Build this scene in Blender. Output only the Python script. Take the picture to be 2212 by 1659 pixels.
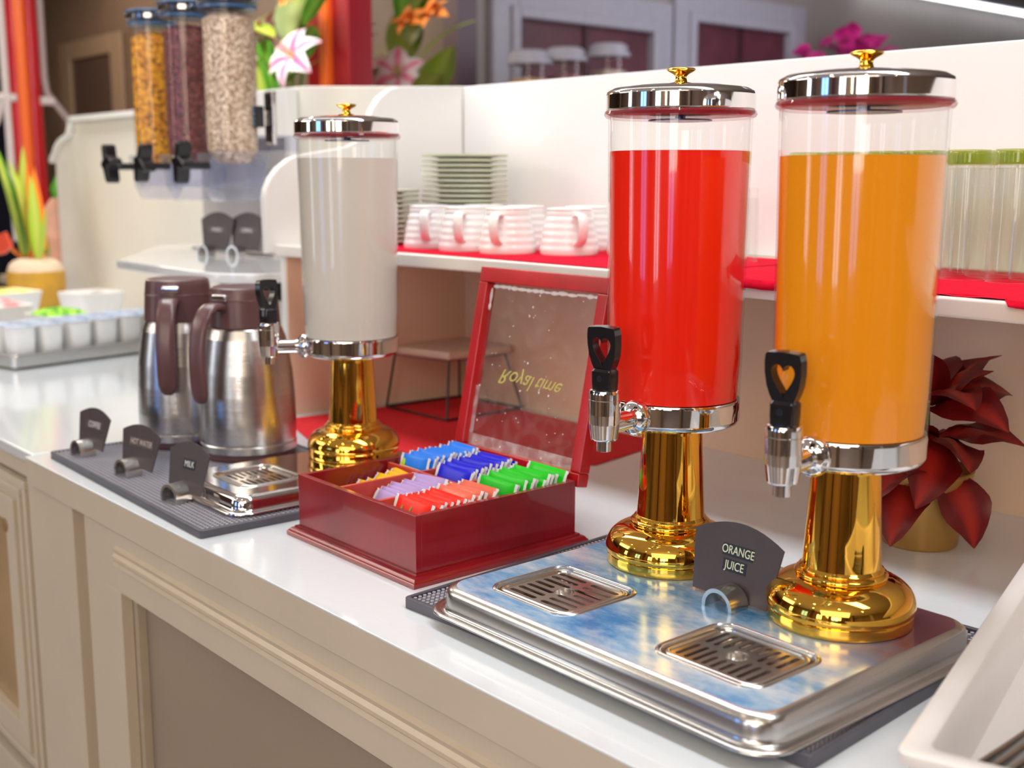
import bpy, bmesh, math, random
from mathutils import Vector, Matrix
from mathutils.geometry import delaunay_2d_cdt
random.seed(7)
PI = math.pi
S = bpy.context.scene
C = S.collection
for o in list(bpy.data.objects): bpy.data.objects.remove(o)

# ---------------------------------------------------------------- camera
cam_d = bpy.data.cameras.new('camera'); cam = bpy.data.objects.new('camera', cam_d); C.objects.link(cam); S.camera = cam
cam_d.sensor_fit = 'HORIZONTAL'; cam_d.sensor_width = 36.0; cam_d.lens = 2586 / 2212 * 36.0
cam_d.clip_start = 0.05; cam_d.clip_end = 60
pt, yw, rl = 0.17148, 0.8630, 0.00122
fw = Vector((-math.sin(yw)*math.cos(pt), math.cos(yw)*math.cos(pt), -math.sin(pt)))
rt = Vector((math.cos(yw), math.sin(yw), 0)); up = rt.cross(fw)
r2 = rt*math.cos(rl)+up*math.sin(rl); u2 = -rt*math.sin(rl)+up*math.cos(rl)
cam.matrix_world = Matrix(((r2.x, u2.x, -fw.x, 0), (r2.y, u2.y, -fw.y, 0), (r2.z, u2.z, -fw.z, 1.40), (0, 0, 0, 1)))
cam_d.dof.use_dof = True; cam_d.dof.focus_distance = 1.42; cam_d.dof.aperture_fstop = 4.2

# ---------------------------------------------------------------- world, lights, exposure
W = bpy.data.worlds.new('world'); S.world = W; W.use_nodes = True
bg = W.node_tree.nodes['Background']; bg.inputs[0].default_value = (0.9, 0.82, 0.74, 1); bg.inputs[1].default_value = 0.25
S.view_settings.view_transform = 'Standard'; S.view_settings.look = 'None'; S.view_settings.gamma = 1.0
S.view_settings.use_curve_mapping = False; S.view_settings.exposure = 0.33
S.cycles.transparent_max_bounces = 40; S.cycles.max_bounces = 10; S.cycles.diffuse_bounces = 4
S.cycles.sample_clamp_indirect = 6.0

def area(name, loc, target, sx, sy, watts, col):
    d = bpy.data.lights.new(name, 'AREA'); d.shape = 'RECTANGLE'; d.size = sx; d.size_y = sy; d.energy = watts; d.color = col
    o = bpy.data.objects.new(name, d); C.objects.link(o); o.location = loc
    o.rotation_euler = (Vector(target)-Vector(loc)).to_track_quat('-Z', 'Y').to_euler()
    return o
area('counter_light', (-1.5, 1.12, 2.75), (-1.5, 1.18, 0.9), 4.2, 0.35, 36, (0.95, 0.98, 1.0))
area('room_light', (0.6, -1.6, 2.85), (-0.9, 0.6, 0.8), 2.6, 1.6, 36, (1.0, 0.85, 0.66))
area('window_light', (1.0, -3.35, 1.9), (-1.3, 1.6, 0.95), 2.6, 1.2, 66, (1.0, 0.80, 0.58))  # unseen warm fill added to brighten the alcove under the shelf
area('side_light', (-4.2, -1.2, 2.8), (-3.0, 0.9, 0.8), 2.0, 1.2, 34, (1.0, 0.90, 0.76))
area('back_room_light', (-7.0, 2.0, 2.9), (-6.5, 3.0, 1.2), 2.5, 1.2, 62, (1.0, 0.84, 0.66))
area('back_hall_light', (-2.6, 4.8, 2.9), (-4.3, 5.0, 2.0), 1.0, 4.0, 55, (0.93, 0.92, 1.0))
area('flower_light', (-3.6, 1.6, 2.85), (-4.0, 2.5, 1.8), 0.9, 0.9, 26, (1.0, 0.97, 0.92))

# ---------------------------------------------------------------- materials
MATS = {}
def mat(name, col, rough=0.5, metal=0.0, var=0.04, scale=30, bump=0.0, bscale=200, **k):
    if name in MATS: return MATS[name]
    m = bpy.data.materials.new(name); m.use_nodes = True; nt = m.node_tree; N = nt.nodes; L = nt.links
    p = N['Principled BSDF']; p.inputs['Roughness'].default_value = rough; p.inputs['Metallic'].default_value = metal
    tc = N.new('ShaderNodeTexCoord'); nz = N.new('ShaderNodeTexNoise'); nz.inputs['Scale'].default_value = scale; nz.inputs['Detail'].default_value = 4
    L.new(tc.outputs['Object'], nz.inputs['Vector'])
    cr = N.new('ShaderNodeValToRGB'); e = cr.color_ramp.elements
    e[0].position = 0.3; e[1].position = 0.7
    c2 = k.get('col2')
    e[0].color = (*[max(0, c*(1-var)) for c in col], 1); e[1].color = (*(c2 if c2 else [min(1, c*(1+var)) for c in col]), 1)
    L.new(nz.outputs['Fac'], cr.inputs['Fac']); L.new(cr.outputs['Color'], p.inputs['Base Color'])
    if bump:
        b = N.new('ShaderNodeBump'); b.inputs['Strength'].default_value = bump; b.inputs['Distance'].default_value = 0.002
        n2 = N.new('ShaderNodeTexNoise'); n2.inputs['Scale'].default_value = bscale; L.new(tc.outputs['Object'], n2.inputs['Vector'])
        L.new(n2.outputs['Fac'], b.inputs['Height']); L.new(b.outputs['Normal'], p.inputs['Normal'])
    for kk, v in k.items():
        if kk in ('col2',): continue
        nm = kk.replace('_', ' ')
        nm = {'coat': 'Coat Weight', 'sss': 'Subsurface Weight', 'spec': 'Specular IOR Level', 'sheen': 'Sheen Weight', 'trans': 'Transmission Weight', 'emit': 'Emission Strength'}.get(kk, nm)
        if kk == 'ecol': p.inputs['Emission Color'].default_value = (*v, 1); continue
        p.inputs[nm].default_value = v
    MATS[name] = m
    return m

def glass(name, tint=(1, 1, 1), ior=1.45, rough=0.02, haze=0.0, edge=0.0):
    m = bpy.data.materials.new(name); m.use_nodes = True; nt = m.node_tree; N = nt.nodes; L = nt.links
    N.remove(N['Principled BSDF']); out = N['Material Output']
    tr = N.new('ShaderNodeBsdfTransparent'); tr.inputs[0].default_value = (*tint, 1)
    gl = N.new('ShaderNodeBsdfGlossy'); gl.inputs['Roughness'].default_value = rough
    fr = N.new('ShaderNodeFresnel'); fr.inputs['IOR'].default_value = ior
    ge = N.new('ShaderNodeNewGeometry'); sb = N.new('ShaderNodeMath'); sb.operation = 'SUBTRACT'; sb.inputs[0].default_value = 1.0; L.new(ge.outputs['Backfacing'], sb.inputs[1])
    mu = N.new('ShaderNodeMath'); mu.operation = 'MULTIPLY'; L.new(fr.outputs[0], mu.inputs[0]); L.new(sb.outputs[0], mu.inputs[1])
    mx = N.new('ShaderNodeMixShader'); L.new(mu.outputs[0], mx.inputs[0]); L.new(tr.outputs[0], mx.inputs[1]); L.new(gl.outputs[0], mx.inputs[2])
    last = mx
    if edge:
        lw = N.new('ShaderNodeLayerWeight'); lw.inputs[0].default_value = 0.25
        pw = N.new('ShaderNodeMath'); pw.operation = 'MULTIPLY'; pw.inputs[1].default_value = edge; L.new(lw.outputs['Facing'], pw.inputs[0])
        df0 = N.new('ShaderNodeBsdfDiffuse'); df0.inputs[0].default_value = (0.80, 0.84, 0.82, 1)
        mz = N.new('ShaderNodeMixShader'); L.new(pw.outputs[0], mz.inputs[0]); L.new(last.outputs[0], mz.inputs[1]); L.new(df0.outputs[0], mz.inputs[2]); last = mz
    if haze:
        df = N.new('ShaderNodeBsdfDiffuse'); df.inputs[0].default_value = (0.9, 0.88, 0.86, 1)
        nz = N.new('ShaderNodeTexNoise'); nz.inputs['Scale'].default_value = 60; nz.inputs['Detail'].default_value = 6
        tc = N.new('ShaderNodeTexCoord'); L.new(tc.outputs['Object'], nz.inputs['Vector'])
        mr = N.new('ShaderNodeMapRange'); mr.inputs[1].default_value = 0.45; mr.inputs[2].default_value = 0.8; mr.inputs[3].default_value = haze*0.5; mr.inputs[4].default_value = haze*1.8
        L.new(nz.outputs['Fac'], mr.inputs[0])
        m2 = N.new('ShaderNodeMixShader'); L.new(mr.outputs[0], m2.inputs[0]); L.new(last.outputs[0], m2.inputs[1]); L.new(df.outputs[0], m2.inputs[2]); last = m2
    L.new(last.outputs[0], out.inputs[0]); MATS[name] = m
    return m

def emit(name, col, s):
    m = bpy.data.materials.new(name); m.use_nodes = True; N = m.node_tree.nodes
    p = N['Principled BSDF']; p.inputs['Base Color'].default_value = (*col, 1); p.inputs['Emission Color'].default_value = (*col, 1); p.inputs['Emission Strength'].default_value = s
    MATS[name] = m; return m

top_white = mat('worktop_lacquer', (0.74, 0.785, 0.83), 0.16, var=0.015, scale=4, bump=0.08, bscale=60, coat=0.4)
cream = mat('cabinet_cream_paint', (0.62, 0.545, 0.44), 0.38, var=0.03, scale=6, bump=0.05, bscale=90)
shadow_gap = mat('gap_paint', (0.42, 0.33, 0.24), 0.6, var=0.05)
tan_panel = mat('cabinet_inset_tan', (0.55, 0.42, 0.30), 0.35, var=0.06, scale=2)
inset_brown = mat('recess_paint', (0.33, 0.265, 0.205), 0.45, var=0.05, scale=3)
white_paint = mat('panel_white_paint', (0.86, 0.85, 0.83), 0.35, var=0.015, scale=4)
ivory_paint = mat('panel_ivory_paint', (0.80, 0.76, 0.68), 0.35, var=0.02, scale=4)
low_back = mat('alcove_paint', (0.86, 0.62, 0.44), 0.5, var=0.03, scale=3)  # tan puts the warm shade under the shelf into the colour
red_cloth = mat('red_felt', (0.72, 0.004, 0.032), 0.95, var=0.08, scale=80, bump=0.35, bscale=900, spec=0.12)
red_cloth_low = mat('red_felt_low', (0.70, 0.01, 0.02), 0.85, var=0.08, scale=60, bump=0.3, bscale=900)
gold = mat('polished_gold', (1.0, 0.56, 0.085), 0.045, 1.0, var=0.02, scale=3)
chrome = mat('polished_chrome', (0.82, 0.81, 0.82), 0.06, 1.0, var=0.02)
steel = mat('satin_steel', (0.66, 0.64, 0.62), 0.24, 1.0, var=0.05, scale=8)
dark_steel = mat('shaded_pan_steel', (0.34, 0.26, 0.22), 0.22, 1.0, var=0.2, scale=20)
black_plastic = mat('black_plastic', (0.012, 0.011, 0.014), 0.16, var=0.1)
black_rubber = mat('bar_mat_rubber', (0.085, 0.082, 0.105), 0.42, var=0.1)
black_wire = mat('black_wire', (0.02, 0.015, 0.018), 0.4, var=0.1)
card_black = mat('name_card_black', (0.070, 0.052, 0.055), 0.42, var=0.08, scale=50)
strip_black = mat('label_strip_black', (0.012, 0.014, 0.02), 0.3)
text_cream = mat('label_text_cream', (0.80, 0.85, 0.62), 0.4)
cherry = mat('cherry_lacquer', (0.26, 0.004, 0.011), 0.26, var=0.30, scale=7, coat=0.5, bump=0.04, bscale=60)
cherry_in = mat('cherry_divider', (0.62, 0.07, 0.04), 0.35, var=0.2, scale=12)
milk_m = mat('milk_liquid', (0.72, 0.69, 0.63), 0.25, var=0.0)
red_juice = mat('red_juice_liquid', (1.0, 0.022, 0.008), 0.12, var=0.0, sss=0.0)
orange_juice = mat('orange_juice_liquid', (1.0, 0.34, 0.012), 0.12, var=0.03, scale=5)
clear = glass('clear_acrylic', (0.985, 0.985, 0.98))
tumbler_glass = glass('tumbler_glass', (0.985, 0.99, 0.985), edge=0.16)
green_base = glass('green_glass_base', (0.80, 0.84, 0.50), edge=0.35)
lid_glass = glass('dusty_glass', (0.96, 0.95, 0.94), haze=0.035)
pale_acrylic = glass('pale_blue_acrylic', (0.86, 0.87, 0.95), edge=0.35)
gasket = mat('red_gasket', (0.45, 0.02, 0.05), 0.25)
gasket_clear = glass('clear_gasket', (0.86, 0.74, 0.76), edge=0.1)
cool_disc = mat('cooling_disc', (0.10, 0.13, 0.25), 0.25, 0.6)
flask_steel = mat('flask_brushed_steel', (0.66, 0.64, 0.63), 0.24, 1.0, var=0.03)
flask_brown = mat('flask_plastic', (0.13, 0.062, 0.066), 0.30, var=0.06)
porcelain = mat('white_porcelain', (0.88, 0.87, 0.86), 0.10, var=0.01)
porcelain_rim = mat('green_rim_glaze', (0.62, 0.68, 0.46), 0.15)
tray_white = mat('cutlery_tray_plastic', (0.80, 0.76, 0.74), 0.28, var=0.01)
brass = mat('brass', (0.75, 0.55, 0.25), 0.3, 1.0)
putty = mat('white_putty', (0.85, 0.80, 0.78), 0.6)
yog_white = mat('yoghurt_cup_plastic', (0.85, 0.86, 0.87), 0.3)
yog_blue = mat('yoghurt_foil_blue', (0.08, 0.30, 0.75), 0.3, var=0.2, scale=60, col2=(0.75, 0.80, 0.90))

def brushed(m, sx, sy, sz, strength=0.1):
    nt = m.node_tree; N = nt.nodes; L = nt.links; p = N['Principled BSDF']
    tc = N.new('ShaderNodeTexCoord'); mp = N.new('ShaderNodeMapping'); mp.inputs['Scale'].default_value = (sx, sy, sz)
    nz = N.new('ShaderNodeTexNoise'); nz.inputs['Scale'].default_value = 1; nz.inputs['Detail'].default_value = 3
    L.new(tc.outputs['Object'], mp.inputs[0]); L.new(mp.outputs[0], nz.inputs['Vector'])
    b = N.new('ShaderNodeBump'); b.inputs['Strength'].default_value = strength; b.inputs['Distance'].default_value = 0.001
    L.new(nz.outputs['Fac'], b.inputs['Height']); L.new(b.outputs['Normal'], p.inputs['Normal'])
brushed(flask_steel, 8, 8, 900, 0.25)

# stainless sheet with the bluish water stains the tray really carries
def stained_steel():
    m = bpy.data.materials.new('stained_steel_sheet'); m.use_nodes = True; nt = m.node_tree; N = nt.nodes; L = nt.links; p = N['Principled BSDF']
    tc = N.new('ShaderNodeTexCoord')
    nz = N.new('ShaderNodeTexNoise'); nz.inputs['Scale'].default_value = 11; nz.inputs['Detail'].default_value = 9; nz.inputs['Roughness'].default_value = 0.68; nz.inputs['Distortion'].default_value = 0.15
    mp = N.new('ShaderNodeMapping'); mp.inputs['Scale'].default_value = (0.8, 1.7, 1); mp.inputs['Rotation'].default_value = (0, 0, -0.2); L.new(tc.outputs['Object'], mp.inputs[0]); L.new(mp.outputs[0], nz.inputs['Vector'])
    cr = N.new('ShaderNodeValToRGB'); cr.color_ramp.elements[0].position = 0.36; cr.color_ramp.elements[0].color = (0.06, 0.30, 0.70, 1)
    cr.color_ramp.elements[1].position = 0.66; cr.color_ramp.elements[1].color = (0.80, 0.86, 0.94, 1)
    e = cr.color_ramp.elements.new(0.5); e.color = (0.34, 0.58, 0.86, 1)
    L.new(nz.outputs['Fac'], cr.inputs['Fac'])
    # maroon poinsettia reflection painted over the stains towards the back right corner
    sp = N.new('ShaderNodeSeparateXYZ'); L.new(tc.outputs['Object'], sp.inputs[0])
    ma = N.new('ShaderNodeMath'); ma.operation = 'ADD'; L.new(sp.outputs[0], ma.inputs[0]); L.new(sp.outputs[1], ma.inputs[1])
    m3 = N.new('ShaderNodeMath'); m3.operation = 'MULTIPLY_ADD'; m3.inputs[1].default_value = 0.12; L.new(nz.outputs['Fac'], m3.inputs[0]); L.new(ma.outputs[0], m3.inputs[2])
    mr = N.new('ShaderNodeMapRange'); mr.inputs[1].default_value = 0.22; mr.inputs[2].default_value = 0.34; L.new(m3.outputs[0], mr.inputs[0])
    mx = N.new('ShaderNodeMix'); mx.data_type = 'RGBA'; L.new(mr.outputs[0], mx.inputs[0]); L.new(cr.outputs['Color'], mx.inputs[6]); mx.inputs[7].default_value = (0.22, 0.09, 0.11, 1)
    L.new(mx.outputs[2], p.inputs['Base Color'])
    p.inputs['Metallic'].default_value = 0.38
    r = N.new('ShaderNodeMapRange'); r.inputs[3].default_value = 0.10; r.inputs[4].default_value = 0.24; L.new(nz.outputs['Fac'], r.inputs[0]); L.new(r.outputs[0], p.inputs['Roughness'])
    MATS['stained'] = m; return m
stained = stained_steel()

def speckle(name, cols, scale, rough=0.6, bump=0.6):
    m = bpy.data.materials.new(name); m.use_nodes = True; nt = m.node_tree; N = nt.nodes; L = nt.links; p = N['Principled BSDF']
    tc = N.new('ShaderNodeTexCoord'); v = N.new('ShaderNodeTexVoronoi'); v.inputs['Scale'].default_value = scale; L.new(tc.outputs['Object'], v.inputs['Vector'])
    cr = N.new('ShaderNodeValToRGB'); els = cr.color_ramp.elements
    for i, c in enumerate(cols):
        e = els[i] if i < 2 else els.new(0.5)
        e.position = i/(len(cols)-1) if i >= 2 else (0 if i == 0 else 1)
        e.color = (*c, 1)
    # order: rebuild positions so that the list runs left to right
    for e, (i, c) in zip(sorted(els, key=lambda q: q.position), enumerate(cols)):
        e.position = 0.15+0.7*i/(len(cols)-1); e.color = (*c, 1)
    sp = N.new('ShaderNodeSeparateColor'); L.new(v.outputs['Color'], sp.inputs[0]); L.new(sp.outputs[0], cr.inputs['Fac']); L.new(cr.outputs[0], p.inputs['Base Color'])
    b = N.new('ShaderNodeBump'); b.inputs['Strength'].default_value = bump; b.inputs['Distance'].default_value = 0.006; b.invert = True
    L.new(v.outputs['Distance'], b.inputs['Height']); L.new(b.outputs['Normal'], p.inputs['Normal']); p.inputs['Roughness'].default_value = rough
    MATS[name] = m; return m
corn = speckle('corn_flakes', [(0.30, 0.10, 0.01), (0.75, 0.30, 0.01), (1.0, 0.50, 0.02), (0.70, 0.28, 0.02), (0.9, 0.42, 0.02)], 120)
choc = speckle('chocolate_cereal', [(0.08, 0.02, 0.02), (0.22, 0.05, 0.05), (0.32, 0.10, 0.09), (0.16, 0.03, 0.04)], 170)
musli = speckle('muesli', [(0.35, 0.22, 0.14), (0.70, 0.50, 0.36), (0.85, 0.70, 0.55), (0.92, 0.76, 0.60), (0.45, 0.30, 0.20)], 190)
herb = speckle('chopped_herbs', [(0.08, 0.35, 0.01), (0.25, 0.65, 0.03), (0.45, 0.8, 0.06)], 90)
pinkfood = speckle('pink_fruit', [(0.85, 0.25, 0.25), (0.9, 0.55, 0.55), (0.95, 0.8, 0.75)], 60)
yellowfood = speckle('yellow_fruit', [(0.95, 0.75, 0.1), (1.0, 0.85, 0.3), (1.0, 0.9, 0.5)], 60)

def petal_mat(name, edge, mid, rough=0.45):
    m = bpy.data.materials.new(name); m.use_nodes = True; nt = m.node_tree; N = nt.nodes; L = nt.links; p = N['Principled BSDF']
    uv = N.new('ShaderNodeUVMap'); sp = N.new('ShaderNodeSeparateXYZ'); L.new(uv.outputs[0], sp.inputs[0])
    a = N.new('ShaderNodeMath'); a.operation = 'SUBTRACT'; L.new(sp.outputs[1], a.inputs[0]); a.inputs[1].default_value = 0.5
    b = N.new('ShaderNodeMath'); b.operation = 'ABSOLUTE'; L.new(a.outputs[0], b.inputs[0])
    nz = N.new('ShaderNodeTexNoise'); nz.inputs['Scale'].default_value = 40
    c = N.new('ShaderNodeMath'); c.operation = 'MULTIPLY_ADD'; c.inputs[1].default_value = 0.12; L.new(nz.outputs['Fac'], c.inputs[0]); L.new(b.outputs[0], c.inputs[2])
    cr = N.new('ShaderNodeValToRGB'); cr.color_ramp.elements[0].position = 0.12; cr.color_ramp.elements[0].color = (*mid, 1); cr.color_ramp.elements[1].position = 0.34; cr.color_ramp.elements[1].color = (*edge, 1)
    L.new(c.outputs[0], cr.inputs['Fac']); L.new(cr.outputs[0], p.inputs['Base Color']); p.inputs['Roughness'].default_value = rough
    MATS[name] = m; return m
lily_m = petal_mat('lily_petal', (0.92, 0.84, 0.88), (0.85, 0.10, 0.28))
lily_dim = petal_mat('lily_petal_dusky', (0.62, 0.50, 0.52), (0.60, 0.12, 0.22))  # petal colour dimmed for the mirrored bouquet
poin_m = petal_mat('poinsettia_bract', (0.16, 0.004, 0.006), (0.42, 0.02, 0.012), 0.42)
green_leaf = petal_mat('green_leaf', (0.10, 0.36, 0.02), (0.25, 0.55, 0.05))
olive_leaf = petal_mat('olive_leaf', (0.16, 0.22, 0.02), (0.26, 0.32, 0.04))
lime_leaf = petal_mat('lime_leaf', (0.45, 0.65, 0.05), (0.65, 0.75, 0.15))
heli_m = petal_mat('heliconia_bract', (1.0, 0.22, 0.01), (1.0, 0.42, 0.02))
orange_petal = petal_mat('orange_petal', (0.95, 0.25, 0.04), (1.0, 0.45, 0.1))
magenta_petal = petal_mat('magenta_petal', (0.65, 0.03, 0.25), (0.5, 0.01, 0.2))

# ---------------------------------------------------------------- mesh building
class MB:
    def __init__(s): s.v = []; s.f = []; s.m = []; s.uv = None
    def add(s, vs, fs, mi=0):
        b = len(s.v); s.v += [tuple(q) for q in vs]; s.f += [tuple(b+i for i in f) for f in fs]; s.m += [mi]*len(fs); return s
    def box(s, x0, x1, y0, y1, z0, z1, mi=0):
        return s.add([(x0, y0, z0), (x1, y0, z0), (x1, y1, z0), (x0, y1, z0), (x0, y0, z1), (x1, y0, z1), (x1, y1, z1), (x0, y1, z1)],
                     [(0, 3, 2, 1), (4, 5, 6, 7), (0, 1, 5, 4), (1, 2, 6, 5), (2, 3, 7, 6), (3, 0, 4, 7)], mi)
    def lathe(s, prof, n=48, c=(0, 0, 0), mi=0, M=None, cap=True, hold=True):
        vs = []; fs = []
        if n >= 32 and hold:   # holding rings keep long straight runs straight under smooth shading
            P2 = [prof[0]]
            for (ra, za), (rb, zb) in zip(prof[:-1], prof[1:]):
                l = math.hypot(rb-ra, zb-za)
                if l > 0.006: P2 += [(ra+(rb-ra)*0.0006/l, za+(zb-za)*0.0006/l), (rb-(rb-ra)*0.0006/l, zb-(zb-za)*0.0006/l)]
                P2.append((rb, zb))
            prof = P2
        for r, z in prof:
            for i in range(n):
                a = 2*PI*i/n; p = Vector((c[0]+r*math.cos(a), c[1]+r*math.sin(a), c[2]+z)); vs.append(tuple(M @ p) if M else tuple(p))
        for j in range(len(prof)-1):
            for i in range(n):
                k = (i+1) % n; fs.append((j*n+i, j*n+k, (j+1)*n+k, (j+1)*n+i))
        if cap:
            if prof[0][0] > 1e-6: fs.append(tuple(range(n-1, -1, -1)))
            if prof[-1][0] > 1e-6: fs.append(tuple((len(prof)-1)*n+i for i in range(n)))
        return s.add(vs, fs, mi)
    def loft(s, loops, cap0=False, cap1=False, mi=0, closed=True):
        n = len(loops[0]); vs = [p for l in loops for p in l]; fs = []
        for j in range(len(loops)-1):
            for i in range(n if closed else n-1):
                k = (i+1) % n; fs.append((j*n+i, j*n+k, (j+1)*n+k, (j+1)*n+i))
        if cap0: fs.append(tuple(range(n-1, -1, -1)))
        if cap1: fs.append(tuple((len(loops)-1)*n+i for i in range(n)))
        return s.add(vs, fs, mi)
    def tube(s, path, r, n=10, mi=0, flat=None, M=None):
        P = [Vector(p) for p in path]; loops = []; ref = None
        for i, p in enumerate(P):
            t = (P[min(i+1, len(P)-1)]-P[max(i-1, 0)]).normalized()
            if ref is None:
                ref = Vector((0, 0, 1)) if abs(t.z) < 0.9 else Vector((1, 0, 0))
            a = t.cross(ref).normalized(); b = a.cross(t).normalized(); ref = b
            rr = r[i] if isinstance(r, (list, tuple)) else r
            w = flat if flat else (1, 1)
            loops.append([tuple(p+a*math.cos(2*PI*k/n)*rr*w[0]+b*math.sin(2*PI*k/n)*rr*w[1]) for k in range(n)])
        return s.loft(loops, True, True, mi)
    def prism(s, poly, z0, z1, mi=0, ax='z'):
        f = {'z': lambda a, b, c: (a, b, c), 'x': lambda a, b, c: (c, a, b), 'y': lambda a, b, c: (a, c, b)}[ax]
        n = len(poly); vs = [f(a, b, z0) for a, b in poly]+[f(a, b, z1) for a, b in poly]
        fs = [tuple(range(n-1, -1, -1)), tuple(range(n, 2*n))]+[(i, (i+1) % n, n+(i+1) % n, n+i) for i in range(n)]
        return s.add(vs, fs, mi)
    def plate(s, outer, holes, z0, z1, mi=0, M=None):
        """flat plate in xy with holes, extruded z0..z1"""
        loops = [outer]+holes; V = []; E = []
        for l in loops:
            b = len(V); V += [Vector(p) for p in l]; E += [(b+i, b+(i+1) % len(l)) for i in range(len(l))]
        ov, oe, of, *_ = delaunay_2d_cdt(V, E, [], 0, 1e-7)
        def inside(p, l):
            c = False; n = len(l)
            for i in range(n):
                (x1, y1), (x2, y2) = l[i], l[(i+1) % n]
                if (y1 > p[1]) != (y2 > p[1]) and p[0] < (x2-x1)*(p[1]-y1)/(y2-y1)+x1: c = not c
            return c
        T = []
        for f in of:
            cx = sum(ov[i][0] for i in f)/len(f); cy = sum(ov[i][1] for i in f)/len(f)
            if inside((cx, cy), outer) and not any(inside((cx, cy), h) for h in holes): T.append(tuple(f))
        n = len(ov); fs = [tuple(reversed(f)) for f in T]+[tuple(n+i for i in f) for f in T]
        cnt = {}
        for f in T:
            for i in range(len(f)):
                e = (f[i], f[(i+1) % len(f)]); cnt[e] = 1
        for (a, b) in cnt:
            if (b, a) not in cnt: fs.append((a, b, n+b, n+a))
        vs = [(p[0], p[1], z0) for p in ov]+[(p[0], p[1], z1) for p in ov]
        if M: vs = [tuple(M @ Vector(p)) for p in vs]
        return s.add(vs, fs, mi)
    def build(s, name, mats, parent=None, smooth=None, bevel=None, loc=None, fixn=True):
        me = bpy.data.meshes.new(name); me.from_pydata(s.v, [], s.f); me.update()
        mats = mats if isinstance(mats, (list, tuple)) else [mats]
        for m in mats: me.materials.append(m)
        if len(mats) > 1: me.polygons.foreach_set('material_index', s.m)
        if s.uv:
            ul = me.uv_layers.new(name='UVMap')
            for lp in me.loops: ul.data[lp.index].uv = s.uv[lp.vertex_index]
        if fixn:
            bm = bmesh.new(); bm.from_mesh(me); bmesh.ops.recalc_face_normals(bm, faces=bm.faces); bm.to_mesh(me); bm.free()
        o = bpy.data.objects.new(name, me); C.objects.link(o)
        if parent: o.parent = parent
        if loc: o.location = loc
        if smooth is not None:
            me.polygons.foreach_set('use_smooth', [True]*len(me.polygons))
            if smooth < 180:
                me.update(); bm = bmesh.new(); bm.from_mesh(me)
                for e in bm.edges:
                    if len(e.link_faces) == 2 and e.calc_face_angle(0) > math.radians(smooth): e.smooth = False
                bm.to_mesh(me); bm.free()
        if bevel:
            b = o.modifiers.new('edge_round', 'BEVEL'); b.width = bevel; b.segments = 3; b.limit_method = 'ANGLE'; b.angle_limit = math.radians(40)
            b.harden_normals = False
            me.polygons.foreach_set('use_smooth', [True]*len(me.polygons))
            w = o.modifiers.new('weighted', 'WEIGHTED_NORMAL'); w.keep_sharp = True
        return o

def spline(pts, k=5):
    out = []
    for i in range(len(pts)-1):
        p0 = pts[max(0, i-1)]; p1 = pts[i]; p2 = pts[i+1]; p3 = pts[min(len(pts)-1, i+2)]
        for j in range(k):
            t = j/k
            out.append(tuple(0.5*(2*p1[a]+(p2[a]-p0[a])*t+(2*p0[a]-5*p1[a]+4*p2[a]-p3[a])*t*t+(3*p1[a]-p0[a]-3*p2[a]+p3[a])*t**3) for a in (0, 1)))
    return out+[pts[-1]]
def tag(o, label=None, cat=None, group=None, kind=None):
    if label: o['label'] = label
    if cat: o['category'] = cat
    if group: o['group'] = group
    if kind: o['kind'] = kind
    return o
def thing(name, label, cat, loc=(0, 0, 0), rz=0, group=None):
    o = bpy.data.objects.new(name, None); o.empty_display_size = 0.05; C.objects.link(o); o.location = loc; o.rotation_euler = (0, 0, rz)
    return tag(o, label, cat, group)
def copy_tree(o, parent=None):
    c = o.copy(); C.objects.link(c)
    if parent: c.parent = parent
    for ch in list(o.children): copy_tree(ch, c)
    return c
def rrect(cx, cy, w, h, r, n=6, z=None):
    P = []
    for (sx, sy, a0) in ((1, 1, 0), (-1, 1, 90), (-1, -1, 180), (1, -1, 270)):
        for i in range(n+1):
            a = math.radians(a0+90*i/n); P.append((cx+sx*(w/2-r)+r*math.cos(a), cy+sy*(h/2-r)+r*math.sin(a)))
    return [(x, y, z) for x, y in P] if z is not None else P
def circ(cx, cy, r, n=24, z=None):
    P = [(cx+r*math.cos(2*PI*i/n), cy+r*math.sin(2*PI*i/n)) for i in range(n)]
    return [(x, y, z) for x, y in P] if z is not None else P
def text(name, s, size, m, parent, M, extrude=0.0002, shear=0, sx=1):
    cu = bpy.data.curves.new(name, 'FONT'); cu.body = s; cu.size = size; cu.extrude = extrude; cu.align_x = 'CENTER'; cu.align_y = 'CENTER'; cu.shear = shear
    t = bpy.data.objects.new(name, cu); C.objects.link(t); dg = bpy.context.evaluated_depsgraph_get(); dg.update()
    me = bpy.data.meshes.new_from_object(t.evaluated_get(dg)); bpy.data.objects.remove(t)
    me.materials.clear(); me.materials.append(m); me.transform(M)
    o = bpy.data.objects.new(name, me); C.objects.link(o); o.parent = parent
    return o
def leaf(L, Wd, bend=0.3, fold=0.2, tip=1.6, n=8, wave=0.0, k=4):
    """leaf along +x, curved by bend, folded along the middle; returns an MB with uv"""
    b = MB(); uv = []
    for i in range(n+1):
        t = i/n; w = Wd*(math.sin(PI*min(1, t**0.8)))**0.8*(1 if tip is None else (1-t*0.15)) if 0 < i < n else 0.02*Wd
        a = bend*t*1.0; x = L*(math.sin(a)/a if a else 1)*t if bend else L*t; z = L*t*(1-math.cos(a))/a if bend and a else 0
        for j in range(k+1):
            s = j/k-0.5; b.v.append((x, s*w, -z+abs(s)*fold*w+wave*w*math.sin(t*9+j*2.1))); uv.append((t, j/k))
    for i in range(n):
        for j in range(k):
            q = i*(k+1)+j; b.f.append((q, q+1, q+k+2, q+k+1)); b.m.append(0)
    b.uv = uv
    return b
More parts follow.
